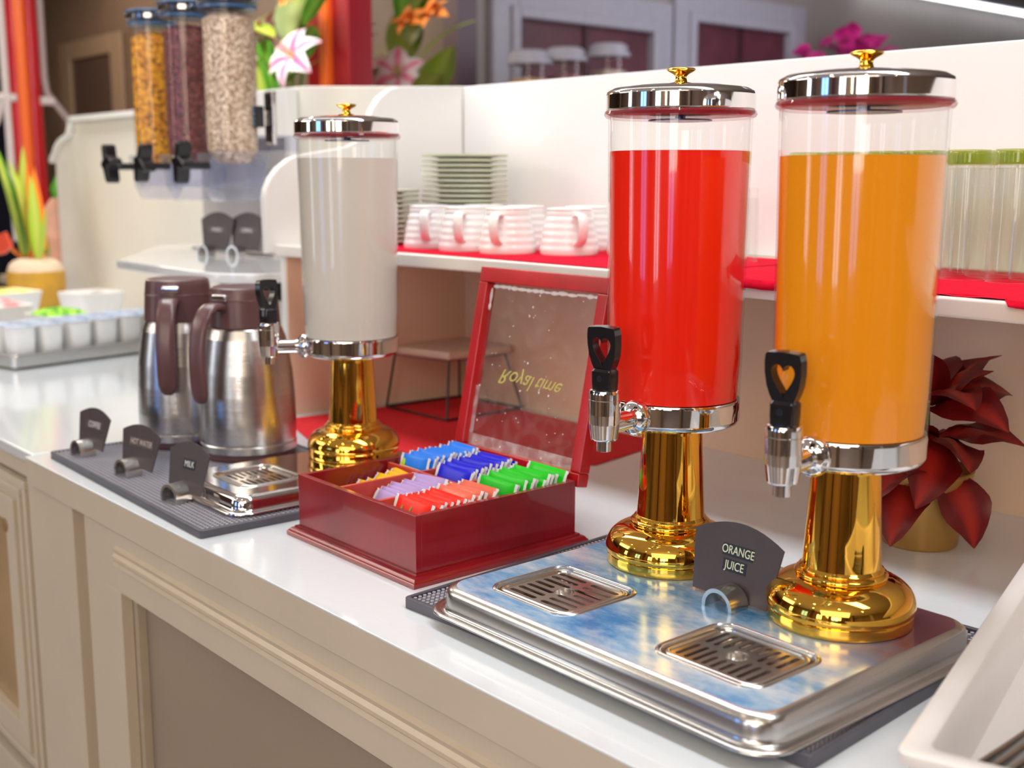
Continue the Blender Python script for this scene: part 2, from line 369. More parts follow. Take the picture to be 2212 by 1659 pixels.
def orient(o, loc, az, el, roll=0, s=1):
    o.matrix_local = Matrix.Translation(loc) @ Matrix.Rotation(az, 4, 'Z') @ Matrix.Rotation(-el, 4, 'Y') @ Matrix.Rotation(roll, 4, 'X') @ Matrix.Scale(s, 4)

# ================================================================ the room
floor_m = mat('floor_tile', (0.30, 0.24, 0.19), 0.3, var=0.1, scale=2)
ceil_m = mat('ceiling_paint', (0.75, 0.72, 0.68), 0.7)
wall_tan = mat('wall_grey_tan', (0.30, 0.265, 0.25), 0.6, var=0.05, scale=3)
wall_brown = mat('wall_brown_panel', (0.17, 0.11, 0.075), 0.5, var=0.18, scale=2)
wall_warm = mat('wall_warm', (0.42, 0.30, 0.22), 0.6, var=0.1, scale=1)
frame_grey = mat('frame_pale_blue_grey', (0.36, 0.35, 0.41), 0.5)
maroon = mat('maroon_curtain', (0.10, 0.025, 0.04), 0.5, var=0.25, scale=6)
def struct(name, b, m, **k):
    o = b.build(name, m, **k); o['kind'] = 'structure'; return o
struct('floor', MB().box(-12, 4, -3.5, 11, -0.1, 0), floor_m)
struct('ceiling', MB().box(-12, 4, -3.5, 11, 3.0, 3.1), ceil_m)
struct('wall_front', MB().box(-12, 4, -3.6, -3.5, 0, 3.0), wall_warm)
struct('wall_right', MB().box(4, 4.1, -3.5, 11, 0, 3.0), wall_warm)
struct('wall_left', MB().box(-12.1, -12, -3.5, 3.5, 0, 3.0), wall_brown)
struct('wall_back', MB().box(-12, -4.35, 3.4, 3.5, 0, 3.0), wall_brown)
struct('wall_hall', MB().box(-4.45, -4.35, 3.5, 11, 0, 3.0), wall_tan)
struct('wall_end', MB().box(-4.45, 4, 11, 11.1, 0, 3.0), wall_tan)
struct('trim_1', MB().box(-4.40, -4.30, 3.36, 3.47, 0, 3.0), mat('post_dark', (0.06, 0.012, 0.03), 0.4))
# brown wall moulded frame and recess
t = MB()
for (a, b_, c, d) in ((-9.05, -8.85, 1.2, 2.35), (-8.12, -7.92, 1.2, 2.35), (-8.85, -8.12, 2.22, 2.35)):
    t.box(a, b_, 3.36, 3.40, c, d)
struct('trim_2', t, mat('brown_moulding', (0.24, 0.165, 0.11), 0.45), bevel=0.01)
struct('trim_3', MB().box(-8.85, -8.12, 3.385, 3.399, 1.2, 2.22), mat('recess_dark', (0.07, 0.04, 0.03), 0.5))
struct('trim_4', MB().box(-12, -10.0, 3.30, 3.399, 0.6, 2.15), mat('navy_panel', (0.015, 0.03, 0.09), 0.3))
# hall wall windows (white-framed, dark red inside); frame sits proud of the wall
def hall_window(n, y0, y1, z1):
    f = MB(); w = 0.155; z0 = 1.2
    f.box(-4.35, -4.31, y0-w, y0, z0, z1+w); f.box(-4.35, -4.31, y1, y1+w, z0, z1+w); f.box(-4.35, -4.31, y0, y1, z1, z1+w)
    f.box(-4.31, -4.29, y0-0.05, y0, z0, z1+0.05); f.box(-4.31, -4.29, y1, y1+0.05, z0, z1+0.05); f.box(-4.31, -4.29, y0, y1, z1, z1+0.05)
    o = struct('window_%d' % n, f, frame_grey, bevel=0.006)
    g = MB().box(-4.348, -4.34, y0, y1, z0, z1).build('pane', maroon, o)
    MB().box(-4.34, -4.325, (y0+y1)/2-0.015, (y0+y1)/2+0.015, z0, z1).build('curtain_fold', mat('maroon_dark', (0.05, 0.012, 0.02), 0.5), o)
hall_window(1, 3.73, 4.62, 2.12)
hall_window(2, 4.95, 5.75, 2.20)
# blue daylight windows and lit doorway behind the camera, seen only in the chrome
def front_window(n, x0, x1, m):
    f = MB(); f.box(x0-0.08, x1+0.08, -3.5, -3.44, 0.7, 0.8); f.box(x0-0.08, x1+0.08, -3.5, -3.44, 2.4, 2.5)
    f.box(x0-0.08, x0, -3.5, -3.44, 0.8, 2.4); f.box(x1, x1+0.08, -3.5, -3.44, 0.8, 2.4); f.box((x0+x1)/2-0.03, (x0+x1)/2+0.03, -3.5, -3.45, 0.8, 2.4)
    o = struct('window_%d' % n, f, mat('dark_frame', (0.04, 0.03, 0.03), 0.4))
    MB().box(x0, x1, -3.495, -3.485, 0.8, 2.4).build('pane', m, o)
blue_day = emit('daylight_pane', (0.22, 0.45, 1.0), 2.6); white_day = emit('white_pane', (0.8, 0.9, 1.0), 3.5)
front_window(3, -2.6, -1.8, blue_day); front_window(4, -0.6, 0.0, white_day); front_window(5, 1.2, 2.2, blue_day); front_window(6, -5.2, -4.4, white_day)
for i, (x, y, w_, m_) in enumerate(((-3.6, -2.9, 0.35, wall_brown), (-1.2, -3.2, 0.30, maroon), (0.75, -2.8, 0.28, wall_brown), (2.9, -1.6, 0.4, wall_brown), (3.2, 0.6, 0.35, frame_grey), (-6.5, -1.8, 0.35, wall_brown))):
    struct('trim_%d' % (10+i), MB().box(x-w_/2, x+w_/2, y-0.15, y+0.15, 0, 3.0), m_)  # unseen columns added to give the chrome contrasting streaks
# ceiling spot lamps
lamp_on = emit('lamp_glow', (1.0, 0.86, 0.62), 55)
t0 = None
k = 0
for (x, y) in ((-2.6, -0.3), (-1.2, -0.3), (0.2, -0.3), (-2.6, -1.7), (-1.2, -1.9), (0.4, -2.3), (-4.0, 0.3), (-4.2, -1.9), (1.6, 0.4), (1.7, -1.2)):
    k += 1
    if t0 is None:
        t0 = thing('ceiling_spot', 'x', 'lamp', (x, y, 2.94))
        MB().lathe([(0.075, 0.06), (0.075, 0.02), (0.055, 0.02), (0.055, 0.05)], 24).build('trim_ring', chrome, t0, smooth=40)
        MB().lathe([(0.0, 0.03), (0.054, 0.03)], 24, cap=False).build('bulb', lamp_on, t0)
        o = t0
    else:
        o = copy_tree(t0); o.location = (x, y, 2.94)
    tag(o, 'round recessed ceiling spot lamp over the aisle in front of the buffet', 'lamp', 'recessed ceiling spot lamps')
# linear strip lamp at the top right
o = thing('tube_lamp', 'long glowing white strip lamp crossing the top right corner', 'lamp', (-4.2, 8.0, 2.5))
MB().box(-0.10, 0.0, -1.6, 3.0, 0.03, 0.07).build('housing', frame_grey, o)
t = MB(); t.v = []; t.box(-0.065, -0.030, -1.55, 2.9, 0.01, 0.03); t.build('diffuser', emit('strip_glow', (0.92, 0.96, 1.0), 4), o)

# ================================================================ counters
def pface(b, x0, x1, z0, z1, y=0.712, th=0.02): return b.box(x0, x1, y, y+th, z0, z1)
# --- right cabinet
cab = thing('buffet_cabinet', 'cream painted buffet cabinet with long recessed panel under the drinks worktop', 'cabinet', (0, 0, 0))
b = MB(); pface(b, -1.930, 0.9, 0.745, 0.872); pface(b, -1.930, -1.792, 0.10, 0.745); pface(b, -0.25, 0.9, 0.10, 0.745); pface(b, -1.792, -0.25, 0.10, 0.18)
b.build('face_frame', cream, cab, bevel=0.0015)
# horizontal routed moulding below the top edge
b = MB()
prof = [(0.7125, 0.822), (0.706, 0.818), (0.7085, 0.811), (0.7045, 0.806), (0.7045, 0.801), (0.708, 0.797), (0.7055, 0.791), (0.7125, 0.785)]
b.prism([(y, z) for y, z in prof], -1.80, 0.9, ax='x'); b.build('moulding', mat('moulding_paint', (0.62, 0.53, 0.41), 0.35, var=0.03), cab)
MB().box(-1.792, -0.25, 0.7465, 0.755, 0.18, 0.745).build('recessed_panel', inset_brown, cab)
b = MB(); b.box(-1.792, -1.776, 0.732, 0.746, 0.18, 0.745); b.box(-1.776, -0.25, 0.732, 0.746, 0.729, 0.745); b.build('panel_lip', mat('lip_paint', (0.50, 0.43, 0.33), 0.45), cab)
b = MB(); b.box(-1.93, 0.9, 0.76, 1.695, 0.10, 0.872); b.build('carcass', cream, cab)
MB().box(-1.90, 0.9, 0.78, 1.65, 0.0, 0.10).build('plinth', shadow_gap, cab)
wt = thing('worktop', 'glossy white worktop carrying the tea box and juice dispensers', 'worktop', (0, 0, 0))
MB().box(-2.178, 0.9, 0.703, 1.70, 0.8965, 0.90).build('slab', top_white, wt, bevel=0.0012)
MB().box(-2.178, 0.9, 0.7040, 0.7115, 0.850, 0.8960).build('edge_board', cream, wt, bevel=0.001)
MB().box(-2.178, 0.9, 0.7115, 1.70, 0.874, 0.8960).build('core_board', cream, wt)
# --- corner post with dark gap
po = thing('corner_post', 'narrow cream cabinet post with tall dark slot between the two cabinets', 'cabinet', (0, 0, 0))
b = MB(); b.box(-2.178, -1.985, 0.7125, 0.735, 0.0, 0.872); b.box(-1.985, -1.9305, 0.7125, 0.735, 0.862, 0.872); b.build('post_board', cream, po, bevel=0.002)
MB().box(-1.985, -1.932, 0.735, 0.745, 0.0, 0.872).build('slot_back', shadow_gap, po)  # slot's shade put into the board's brown colour
# --- left cabinet
lc = thing('corner_cabinet', 'cream cabinet at the far left with framed brown glass door', 'cabinet', (0, 0, 0))
b = MB(); b.box(-5.6, -2.182, 0.725, 0.745, 0.845, 0.878); b.box(-2.24, -2.182, 0.725, 0.745, 0.0, 0.845); b.box(-5.6, -3.3, 0.725, 0.745, 0.0, 0.845); b.box(-3.3, -2.24, 0.725, 0.745, 0.0, 0.20)
b.build('face_frame', cream, lc, bevel=0.002)
d = MB(); x0, x1, z0, z1 = -3.25, -2.245, 0.24, 0.835
for i, (ins, w, th) in enumerate(((0.0, 0.016, 0.006), (0.016, 0.012, 0.012), (0.028, 0.012, 0.006), (0.040, 0.05, 0.016))):
    a, bb, c, e = x0+ins, x1-ins, z0+ins, z1-ins; yy = 0.725-th
    d.box(a, bb, yy, 0.74, e-w, e); d.box(a, bb, yy, 0.74, c, c+w); d.box(a, a+w, yy, 0.74, c+w, e-w); d.box(bb-w, bb, yy, 0.74, c+w, e-w)
dr = d.build('door', cream, lc, bevel=0.002)
MB().box(x0+0.09, x1-0.09, 0.727, 0.731, z0+0.09, z1-0.09).build('door_pane', mat('brown_glass', (0.42, 0.27, 0.13), 0.12, var=0.15, scale=3, coat=0.3), dr)
MB().lathe([(0.0, 0), (0.018, 0.0), (0.020, 0.012), (0.012, 0.02), (0.0, 0.022)], 20, M=Matrix.Translation((-2.335, 0.727, 0.735)) @ Matrix.Rotation(PI/2, 4, 'X')).build('door_knob', mat('door_knob_brown', (0.30, 0.18, 0.08), 0.3), dr, smooth=60)
MB().box(-5.6, -2.21, 0.76, 1.70, 0.0, 0.876).build('carcass', cream, lc)
lt = thing('corner_worktop', 'white worktop at the left under the yoghurt tray', 'worktop', (0, 0, 0))
MB().box(-5.6, -2.181, 0.716, 1.705, 0.879, 0.901).build('slab', top_white, lt, bevel=0.004)

# ================================================================ back panels and shelves
ZS = 1.2625
su = thing('shelf_unit', 'white backboard unit with cup shelf and scalloped end panel behind the worktop', 'shelf', (0, 0, 0))
b = MB(); b.prism([(-2.156, ZS), (0.9, ZS), (0.9, 1.588), (-2.156, 1.598)], 1.70, 1.72, ax='y'); b.build('back_panel', white_paint, su, bevel=0.003)
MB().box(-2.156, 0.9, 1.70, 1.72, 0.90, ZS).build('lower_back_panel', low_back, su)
# end panel, a sheet in a near-vertical plane running from (-2.2,1.22) to (-2.156,1.70)
pr = [(1.26, 0.9005), (1.26, 1.243), (1.222, 1.243), (1.220, 1.355), (1.224, 1.375), (1.235, 1.398), (1.252, 1.418), (1.275, 1.435), (1.295, 1.443), (1.35, 1.452), (1.41, 1.462), (1.44, 1.476), (1.458, 1.505), (1.470, 1.54), (1.490, 1.568), (1.515, 1.585), (1.54, 1.592), (1.70, 1.598), (1.70, 0.9005)]
def skew(vs, x0): return [(x0+(y-1.22)*0.0917, y, z) for _, y, z in vs]
b = MB(); b.prism(pr, 0, 1, ax='x'); n = len(pr); b.v = [(-2.222+(0.022 if i >= n else 0)+(v[1]-1.22)*0.0917, v[1], v[2]) for i, v in enumerate(b.v)]
b.build('end_panel', white_paint, su, bevel=0.004)
b = MB(); b.prism([(-2.1955, 1.262), (-2.1925, 1.262), (-2.154, 1.699), (-2.157, 1.699)], 0.9005, ZS-0.0245, ax='z'); b.build('alcove_side_panel', low_back, su)  # thin sheet added to carry the alcove's tan shade along the end panel
b = MB(); sh = [(-2.198, 1.235), (-1.95, 1.262), (-1.6, 1.286), (-1.2, 1.290), (0.9, 1.290), (0.9, 1.70), (-2.154, 1.70)]
b.prism(sh, ZS-0.024, ZS, ax='z'); b.build('shelf_board', mat('shelf_white', (0.84, 0.81, 0.76), 0.3, var=0.01), su, bevel=0.004)
# left back panel with scalloped end
lb = thing('corner_backboard', 'ivory backboard with scalloped left edge behind the cereal dispenser', 'panel', (0, 0, 0))
pl = [(-2.19, 0.902), (-2.19, 1.602), (-2.885, 1.640), (-3.126, 1.640), (-3.934, 1.618), (-4.52, 1.618), (-4.535, 1.60), (-4.54, 1.575), (-4.56, 1.555), (-4.61, 1.545), (-4.655, 1.53), (-4.69, 1.508), (-4.71, 1.485), (-4.735, 1.475), (-4.745, 1.46), (-4.745, 0.902)]
MB().prism(pl, 1.725, 1.745, ax='y').build('board', ivory_paint, lb, bevel=0.004)
b = MB()
edge = pl[3:15]
for (xa, za), (xb, zb) in zip(edge[:-1], edge[1:]):
    d_ = Vector((xb-xa, zb-za)).normalized(); nn = Vector((-d_.y, d_.x))*0.018
    b.add([(xa, 1.70, za), (xb, 1.70, zb), (xb-nn.x*-1, 1.70, zb+nn.y), (xa+nn.x, 1.70, za+nn.y), (xa, 1.745, za), (xb, 1.745, zb), (xb+nn.x, 1.745, zb+nn.y), (xa+nn.x, 1.745, za+nn.y)],
          [(0, 3, 2, 1), (4, 5, 6, 7), (0, 1, 5, 4), (1, 2, 6, 5), (2, 3, 7, 6), (3, 0, 4, 7)])
b.build('edge_bead', white_paint, lb)
MB().prism([(-2.91, 1.2003), (-2.91, 1.635), (-3.10, 1.635), (-3.10, 1.2003)], 1.69, 1.724, ax='y').build('pilaster', white_paint, lb, bevel=0.003)
# riser shelf for the cereals
rs = thing('riser_shelf', 'glossy white wall shelf with rounded corner under the cereal dispenser', 'shelf', (0, 0, 0))
pts = [(-2.83, 1.162)]
pts = [(-3.35, 1.72), (-3.35, 1.50), (-2.83, 1.162), (-2.36, 1.157), (-2.315, 1.163), (-2.27, 1.185), (-2.24, 1.215), (-2.24, 1.72)]
MB().prism(pts, 1.178, 1.20, ax='z').build('board', mat('riser_gloss', (0.80, 0.82, 0.84), 0.12, coat=0.5), rs, bevel=0.004)
MB().prism([(1.72, 0.99), (1.72, 1.177), (1.30, 1.177), (1.33, 1.15), (1.66, 1.03)], -2.60, -2.58, ax='x').build('bracket', mat('bracket_dark', (0.03, 0.02, 0.02), 0.5), rs)
MB().prism([(1.72, 0.99), (1.72, 1.177), (1.55, 1.177), (1.68, 1.03)], -3.22, -3.20, ax='x').build('bracket', MATS['bracket_dark'], rs)

# ================================================================ bar mats
def bar_mat(name, label, loc, w, h, rz, skip, pitch, hh):
    o = thing(name, label, 'bar mat', loc, math.radians(rz))
    b = MB(); R = lambda i, z: rrect(w/2, h/2, w-2*i, h-2*i, 0.004, 3, z)
    b.loft([R(0, 0.0003), R(0, hh-0.0012), R(0.001, hh), R(0.004, hh), R(0.005, hh-0.0012), R(0.0052, 0.0042)], True, True)
    b.build('tray_edge', black_rubber, o, smooth=35)
    MB().box(0.0053, w-0.0053, 0.0053, h-0.0053, 0.0042, 0.0048).build('mat_floor', black_wire, o)
    b = MB(); ny = int((h-0.016)/pitch); nx = int((w-0.016)/pitch); r = pitch*0.33; n = 8
    ring = [(math.cos(k*PI/4), math.sin(k*PI/4)) for k in range(n)]
    for i in range(nx+1):
        for j in range(ny+1):
            x = 0.0095+i*pitch; y = 0.0095+j*pitch
            if x > w-0.0075 or y > h-0.0075: continue
            if any(a < x < c and e < y < f for a, c, e, f in skip): continue
            q = len(b.v)
            for z, rr in ((0.0046, r), (hh-0.0014, r*0.92)):
                for cx, cy in ring: b.v.append((x+rr*cx, y+rr*cy, z))
            for k in range(n): b.f.append((q+k, q+(k+1) % n, q+n+(k+1) % n, q+n+k)); b.m.append(0)
            b.f.append(tuple(q+n+k for k in range(n))); b.m.append(0)
    s_ = b.build('rubber_studs', mat('stud_rubber', (0.40, 0.40, 0.47), 0.35), o, fixn=False); s_['kind'] = 'stuff'
    return o
bar_mat('bar_mat', 'black studded rubber bar mat sticking out under the big steel drip tray', (-1.104, 0.778, 0.90), 0.549, 0.39, 3.5, [(0.09, 0.48, 0.05, 0.33)], 0.0072, 0.0135)
bar_mat('bar_mat', 'long black rubber bar mat under the two flasks and three name cards', (-2.138, 0.735, 0.90), 0.631, 0.378, -1.6, [(0.44, 0.60, 0.13, 0.36)], 0.0075, 0.0122)

# ================================================================ drip trays and grates
def drip_tray(name, label, x0, x1, y0, y1, zb, zt, m_top, m_side, openings, rc=0.03):
    cx, cy, w, h = (x0+x1)/2, (y0+y1)/2, x1-x0, y1-y0
    o = thing(name, label, 'drip tray', (cx, cy, zb))
    R = lambda i, z, r=None: rrect(0, 0, w-2*i, h-2*i, max(0.006, (rc+0.006 if r is None else r)), 8, z)
    H = zt-zb
    b = MB()
    prof = [(0.0, 0.0015, rc+.012), (0.0, 0.003, rc+.012), (0.002, 0.0045, rc+.01), (0.007, 0.004, rc+.008), (0.010, 0.0035, rc+.006), (0.0125, 0.006, rc+.004), (0.013, 0.010, rc+.003), (0.0135, H-0.010, rc+.003), (0.0150, H-0.005, rc+.002), (0.019, H-0.0012, rc), (0.024, H, rc-.003)]
    b.loft([R(i, z, r) for i, z, r in prof]); b.build('tray_skirt', m_side, o, smooth=60)
    outer = rrect(0, 0, w-0.048, h-0.048, rc-.003, 8)
    holes = []
    for (gx, gy, gw, gh, gr, rot) in openings: holes.append(rrect(gx-cx, gy-cy, gw+0.004, gh+0.004, 0.018, 6))
    b = MB(); b.plate(outer, holes, H-0.0012, H); b.build('tray_top', m_top, o)
    for (gx, gy, gw, gh, gr, rot) in openings:
        q = lambda g, z, r=0.018: rrect(gx-cx, gy-cy, gw+g, gh+g, r, 6, z)
        b = MB(); b.loft([q(0.0155, H+0.0001, 0.024), q(0.013, H+0.0016, 0.023), q(0.010, H+0.0022, 0.022), q(0.006, H+0.001), q(0.003, H-0.002), q(0.001, H-0.006), q(0.0, H-0.012)])
        b.build('recess_rim', steel, o, smooth=60)
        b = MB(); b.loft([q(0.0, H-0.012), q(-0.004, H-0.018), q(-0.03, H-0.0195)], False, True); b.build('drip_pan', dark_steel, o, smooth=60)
        # grate
        g = MB(); L_ = (gw if not rot else gh)-0.006; Wd = (gh if not rot else gw)-0.006
        slots = []; ns = 7 if not rot else 9; pit = (Wd-0.026)/(ns-1) if ns > 1 else 0
        for c_ in (-1, 1):
            for k_ in range(ns):
                v = -Wd/2+0.013+k_*pit; mid = abs(v) < 0.012
                a0 = 0.0045; a1 = L_/2-0.009
                if mid: a0 = 0.0165
                aa, ab = (a0, a1) if c_ > 0 else (-a1, -a0)
                xx, yy, sw, sh_ = (aa+ab)/2, v, ab-aa, pit*0.50
                slots.append(rrect(xx, yy, sw, sh_, sh_/2*0.95, 3))
        slots.append(circ(0, 0, 0.0115, 20))
        g.plate(rrect(0, 0, L_, Wd, 0.014, 5), slots, 0, 0.0016)
        e = MB(); e.v = []
        oo = g.build('drip_grate', steel, o); oo.location = (gx-cx, gy-cy, H-0.0035); oo.rotation_euler = (0, 0, PI/2 if rot else 0)
        rr = MB(); q2 = lambda i, z: rrect(0, 0, L_-i, Wd-i, 0.014, 6, z); rr.loft([q2(0.0, 0.0), q2(-0.001, 0.0022), q2(0.002, 0.0036), q2(0.005, 0.0034), q2(0.006, 0.0016)]); r_ = rr.build('grate_rim', steel, oo, smooth=60)
        cc = MB().lathe([(0.0118, 0.0018), (0.0116, 0.0), (0.0105, -0.005), (0.004, -0.0065), (0, -0.0065)], 24, cap=False).build('drain_cup', steel, oo, smooth=60)
    return o
drip_tray('drip_tray', 'large brushed steel drip tray with bluish water stains under the two juice dispensers', -1.060, -0.568, 0.766, 1.152, 0.9135, 0.944, stained, steel,
          [(-0.936, 0.878, 0.118, 0.108, 0, False), (-0.693, 0.881, 0.118, 0.104, 0, True)])
drip_tray('drip_tray', 'small polished steel drip tray under the milk dispenser beside the tea box', -1.764, -1.525, 0.780, 1.175, 0.9125, 0.938, chrome, chrome,
          [(-1.645, 0.882, 0.104, 0.094, 0, False)], 0.022)

# ================================================================ drink dispensers
def dispenser(label, loc, drink, drink_name, level, phi, hrot=0, top_z=0.523):
    o = thing('drink_dispenser', label, 'dispenser', loc)
    def lz(name, prof, m, par=o, n=64, sm=40, **k): return MB().lathe(prof, n, **k).build(name, m, par, smooth=sm)
    base = [(0.0, 0.0), (0.0735, 0.0), (0.0750, 0.0012), (0.0754, 0.0022), (0.0754, 0.0075), (0.0754, 0.0118), (0.0746, 0.0124), (0.0748, 0.0132)]
    base += spline([(0.0762, 0.0142), (0.0770, 0.0190), (0.0758, 0.0260), (0.0718, 0.0340), (0.0645, 0.0405), (0.0560, 0.0445), (0.0500, 0.0462)], 6)
    base += spline([(0.0468, 0.0472), (0.0478, 0.0492), (0.0474, 0.0515), (0.0450, 0.0535)], 4)+spline([(0.0432, 0.0540), (0.0438, 0.0556), (0.0420, 0.0575), (0.0405, 0.0590)], 4)
    lz('base', base, gold, n=96, sm=50, hold=False)
    lz('column', [(0.0405, 0.058), (0.0392, 0.08), (0.0372, 0.12), (0.0352, 0.160), (0.0350, 0.1705)], gold, n=96)
    lz('collar', [(0.0, 0.169), (0.060, 0.169), (0.070, 0.1705), (0.0755, 0.1735), (0.0775, 0.178), (0.0778, 0.199), (0.0768, 0.2015), (0.072, 0.2015)], chrome, n=96)
    r0, r1 = 0.0772, 0.0815
    b = MB(); b.lathe([(r0-0.0035, 0.2016), (r0, 0.2016), (r0+0.0008, 0.24), (r1, top_z), (r1-0.003, top_z), (r0-0.0022, 0.24), (r0-0.0035, 0.207)], 96, cap=False); b.build('container', clear, o, smooth=50)
    rl_ = (r1-r0)*(level-0.2)/0.32
    b = MB(); b.lathe([(0.0, 0.2022), (r0-0.0036, 0.2022), (r0-0.0014, 0.24), (r0-0.0014+rl_*0.9, level-0.0005), (r0-0.003+rl_, level), (0, level)], 96, cap=False); q = b.build('liquid', drink, o, smooth=50); q['label'] = drink_name
    lz('lip_ring', [(0.0815, 0.5205), (0.0845, 0.5220), (0.0862, 0.5250), (0.0850, 0.5285), (0.0820, 0.530)], gasket_clear, n=72, cap=False)
    lz('gasket', [(0.0790, 0.5235), (0.0842, 0.5265), (0.0842, 0.5282), (0.0790, 0.5282)], gasket, n=72)
    lid = lz('lid', [(0.0, 0.531), (0.080, 0.531), (0.0838, 0.5295), (0.0843, 0.5305), (0.0840, 0.5465), (0.0825, 0.5500), (0.076, 0.5535), (0.055, 0.5562), (0.03, 0.5572), (0.0, 0.5575)], chrome, n=96)
    lz('knob', [(0.0, 0.556), (0.0125, 0.557), (0.013, 0.560), (0.0105, 0.5605)]+spline([(0.0072, 0.561), (0.0064, 0.564), (0.0066, 0.5675), (0.0095, 0.5700), (0.0140, 0.5722), (0.0163, 0.5742), (0.0152, 0.5760)], 4)+[(0.010, 0.5766), (0.0, 0.5768)], gold, lid, 40, 50, hold=False)
    lz('cooling_disc', [(0.0, 0.5175), (0.036, 0.5178), (0.036, 0.5195), (0.006, 0.5205), (0.006, 0.531), (0.0, 0.531)], cool_disc, lid, 40)
    # tap
    a = math.radians(phi); D = Vector((-math.sin(a), -math.cos(a), 0)); T = Matrix(((-D.y, D.x, 0, 0), (D.x, D.y, 0, 0), (0, 0, 1, 0), (0, 0, 0, 1)))
    # local tap frame: +Y = outwards
    T = Matrix(((-D.y, D.x, 0, 0), (D.x, D.y, 0, 0), (0, 0, 1, 0), (0, 0, 0, 1)))
    Yc = 0.134
    lath_y = lambda prof, z, M=T: MB().lathe(prof, 32, M=M @ Matrix.Translation((0, 0, z)) @ Matrix.Rotation(-PI/2, 4, 'X'))
    b = lath_y([(0.0, 0.074), (0.020, 0.074), (0.0205, 0.079), (0.019, 0.0815), (0.0175, 0.0845), (0.015, 0.086), (0.0118, 0.088), (0.0112, 0.092), (0.0112, 0.122)], 0.1865)
    tap = b.build('tap_stem', chrome, o, smooth=40)
    b = MB(); M2 = T @ Matrix.Translation((0, Yc, 0))
    b.lathe([(0.0, 0.171), (0.0142, 0.171), (0.0150, 0.1725), (0.0160, 0.180), (0.0172, 0.189), (0.0176, 0.200), (0.0176, 0.2155), (0.0170, 0.2158), (0.0176, 0.2165), (0.0176, 0.2235), (0.0165, 0.2265), (0.013, 0.2275), (0, 0.2275)], 48, M=M2)
    body = b.build('tap_body', chrome, tap, smooth=35)
    b = MB(); b.lathe([(0.0085, 0.172), (0.0085, 0.1585), (0.0070, 0.1580), (0.0070, 0.168)], 32, M=M2, cap=False); b.build('spout', chrome, tap, smooth=40)
    # handle : black lever with heart shaped hole
    hb = MB()
    nk = [(-0.0118, -0.0105, 0.2265), (0.0118, 0.0105, 0.2265)]
    hb.loft([rrect(0, 0, 0.0235, 0.020, 0.004, 4, 0.2270), rrect(0, 0, 0.0245, 0.021, 0.004, 4, 0.236), rrect(0, 0, 0.0245, 0.021, 0.004, 4, 0.2475), rrect(0, 0, 0.0225, 0.016, 0.004, 4, 0.2500)], True, True)
    M3 = M2 @ Matrix.Rotation(math.radians(hrot), 4, 'Z'); hb.v = [tuple(M3 @ Vector(p)) for p in hb.v]
    n0 = 44; hh = 0.0485; zb_ = 0.2485
    outer = [(-0.0095, 0.0), (0.0095, 0.0), (0.0125, 0.006), (0.0158, 0.016), (0.0174, 0.028), (0.0175, 0.038), (0.0166, 0.0455), (0.0150, 0.0475), (0.0, 0.0488), (-0.0150, 0.0475), (-0.0166, 0.0455), (-0.0175, 0.038), (-0.0174, 0.028), (-0.0158, 0.016), (-0.0125, 0.006)]
    heart = []
    for i in range(28):
        q = 2*PI*i/28; hx = 16*math.sin(q)**3; hy = 13*math.cos(q)-5*math.cos(2*q)-2*math.cos(3*q)-math.cos(4*q)
        heart.append((hx/16*0.0113*(1 if hy > -4 else 1.0), 0.0255+(hy/16*0.0150 if hy > 0 else hy/16*0.0205)))
    MH = M3 @ Matrix.Translation((0, 0.0, zb_)) @ Matrix.Scale(1.08, 4, (1, 0, 0)) @ Matrix.Rotation(math.radians(-4), 4, 'X') @ Matrix(((1, 0, 0, 0), (0, 0, -1, 0), (0, 1, 0, 0), (0, 0, 0, 1)))
    hb.plate(outer, [heart], -0.0058, 0.0058, M=MH)
    hd = hb.build('tap_handle', black_plastic, tap, smooth=35); bv = hd.modifiers.new('edge_round', 'BEVEL'); bv.width = 0.0016; bv.segments = 3; bv.limit_method = 'ANGLE'; bv.angle_limit = math.radians(50)
    b = MB(); b.lathe([(0.0, 0.0), (0.0035, 0.0), (0.0035, 0.0006), (0.0, 0.0006)], 16, M=M3 @ Matrix.Translation((0, 0.0103, 0.240)) @ Matrix.Rotation(-PI/2, 4, 'X')); b.build('pivot_pin', strip_black, tap)
    return o
dispenser('tall orange juice dispenser on a gold pedestal with chrome lid', (-0.688, 1.042, 0.9442), orange_juice, 'orange juice', 0.4765, -8, 0)
dispenser('tall red juice dispenser on a gold pedestal with chrome lid', (-0.931, 1.047, 0.9442), red_juice, 'bright red juice', 0.4845, -8)
dispenser('milk dispenser on a gold pedestal between the flasks and the tea box', (-1.671, 1.079, 0.9382), milk_m, 'white milk', 0.4905, 28, 50)

# ================================================================ tea box
bx0, bx1, by0, by1, bz1 = -1.438, -1.158, 0.835, 1.106, 0.988
tb = thing('tea_box', 'cherry red wooden tea box with open glass lid full of sachets', 'box', ((bx0+bx1)/2, (by0+by1)/2, 0.9003))
ox, oy, oz = tb.location
bw, bd = bx1-bx0, by1-by0; hz = bz1-oz; wt_ = 0.0085
R = lambda g, z: [(-bw/2-g, -bd/2-g, z), (bw/2+g, -bd/2-g, z), (bw/2+g, bd/2+g, z), (-bw/2-g, bd/2+g, z)]
b = MB(); b.loft([R(0.0130, 0.0), R(0.0133, 0.0052), R(0.0126, 0.0062), R(0.0118, 0.0064), R(0.0112, 0.0075), R(0.0095, 0.0098), R(0.0068, 0.0112), R(0.0050, 0.0116), R(0.0046, 0.0134), R(0.0, 0.0136)], True, True)
b.build('base_moulding', cherry, tb, smooth=22)
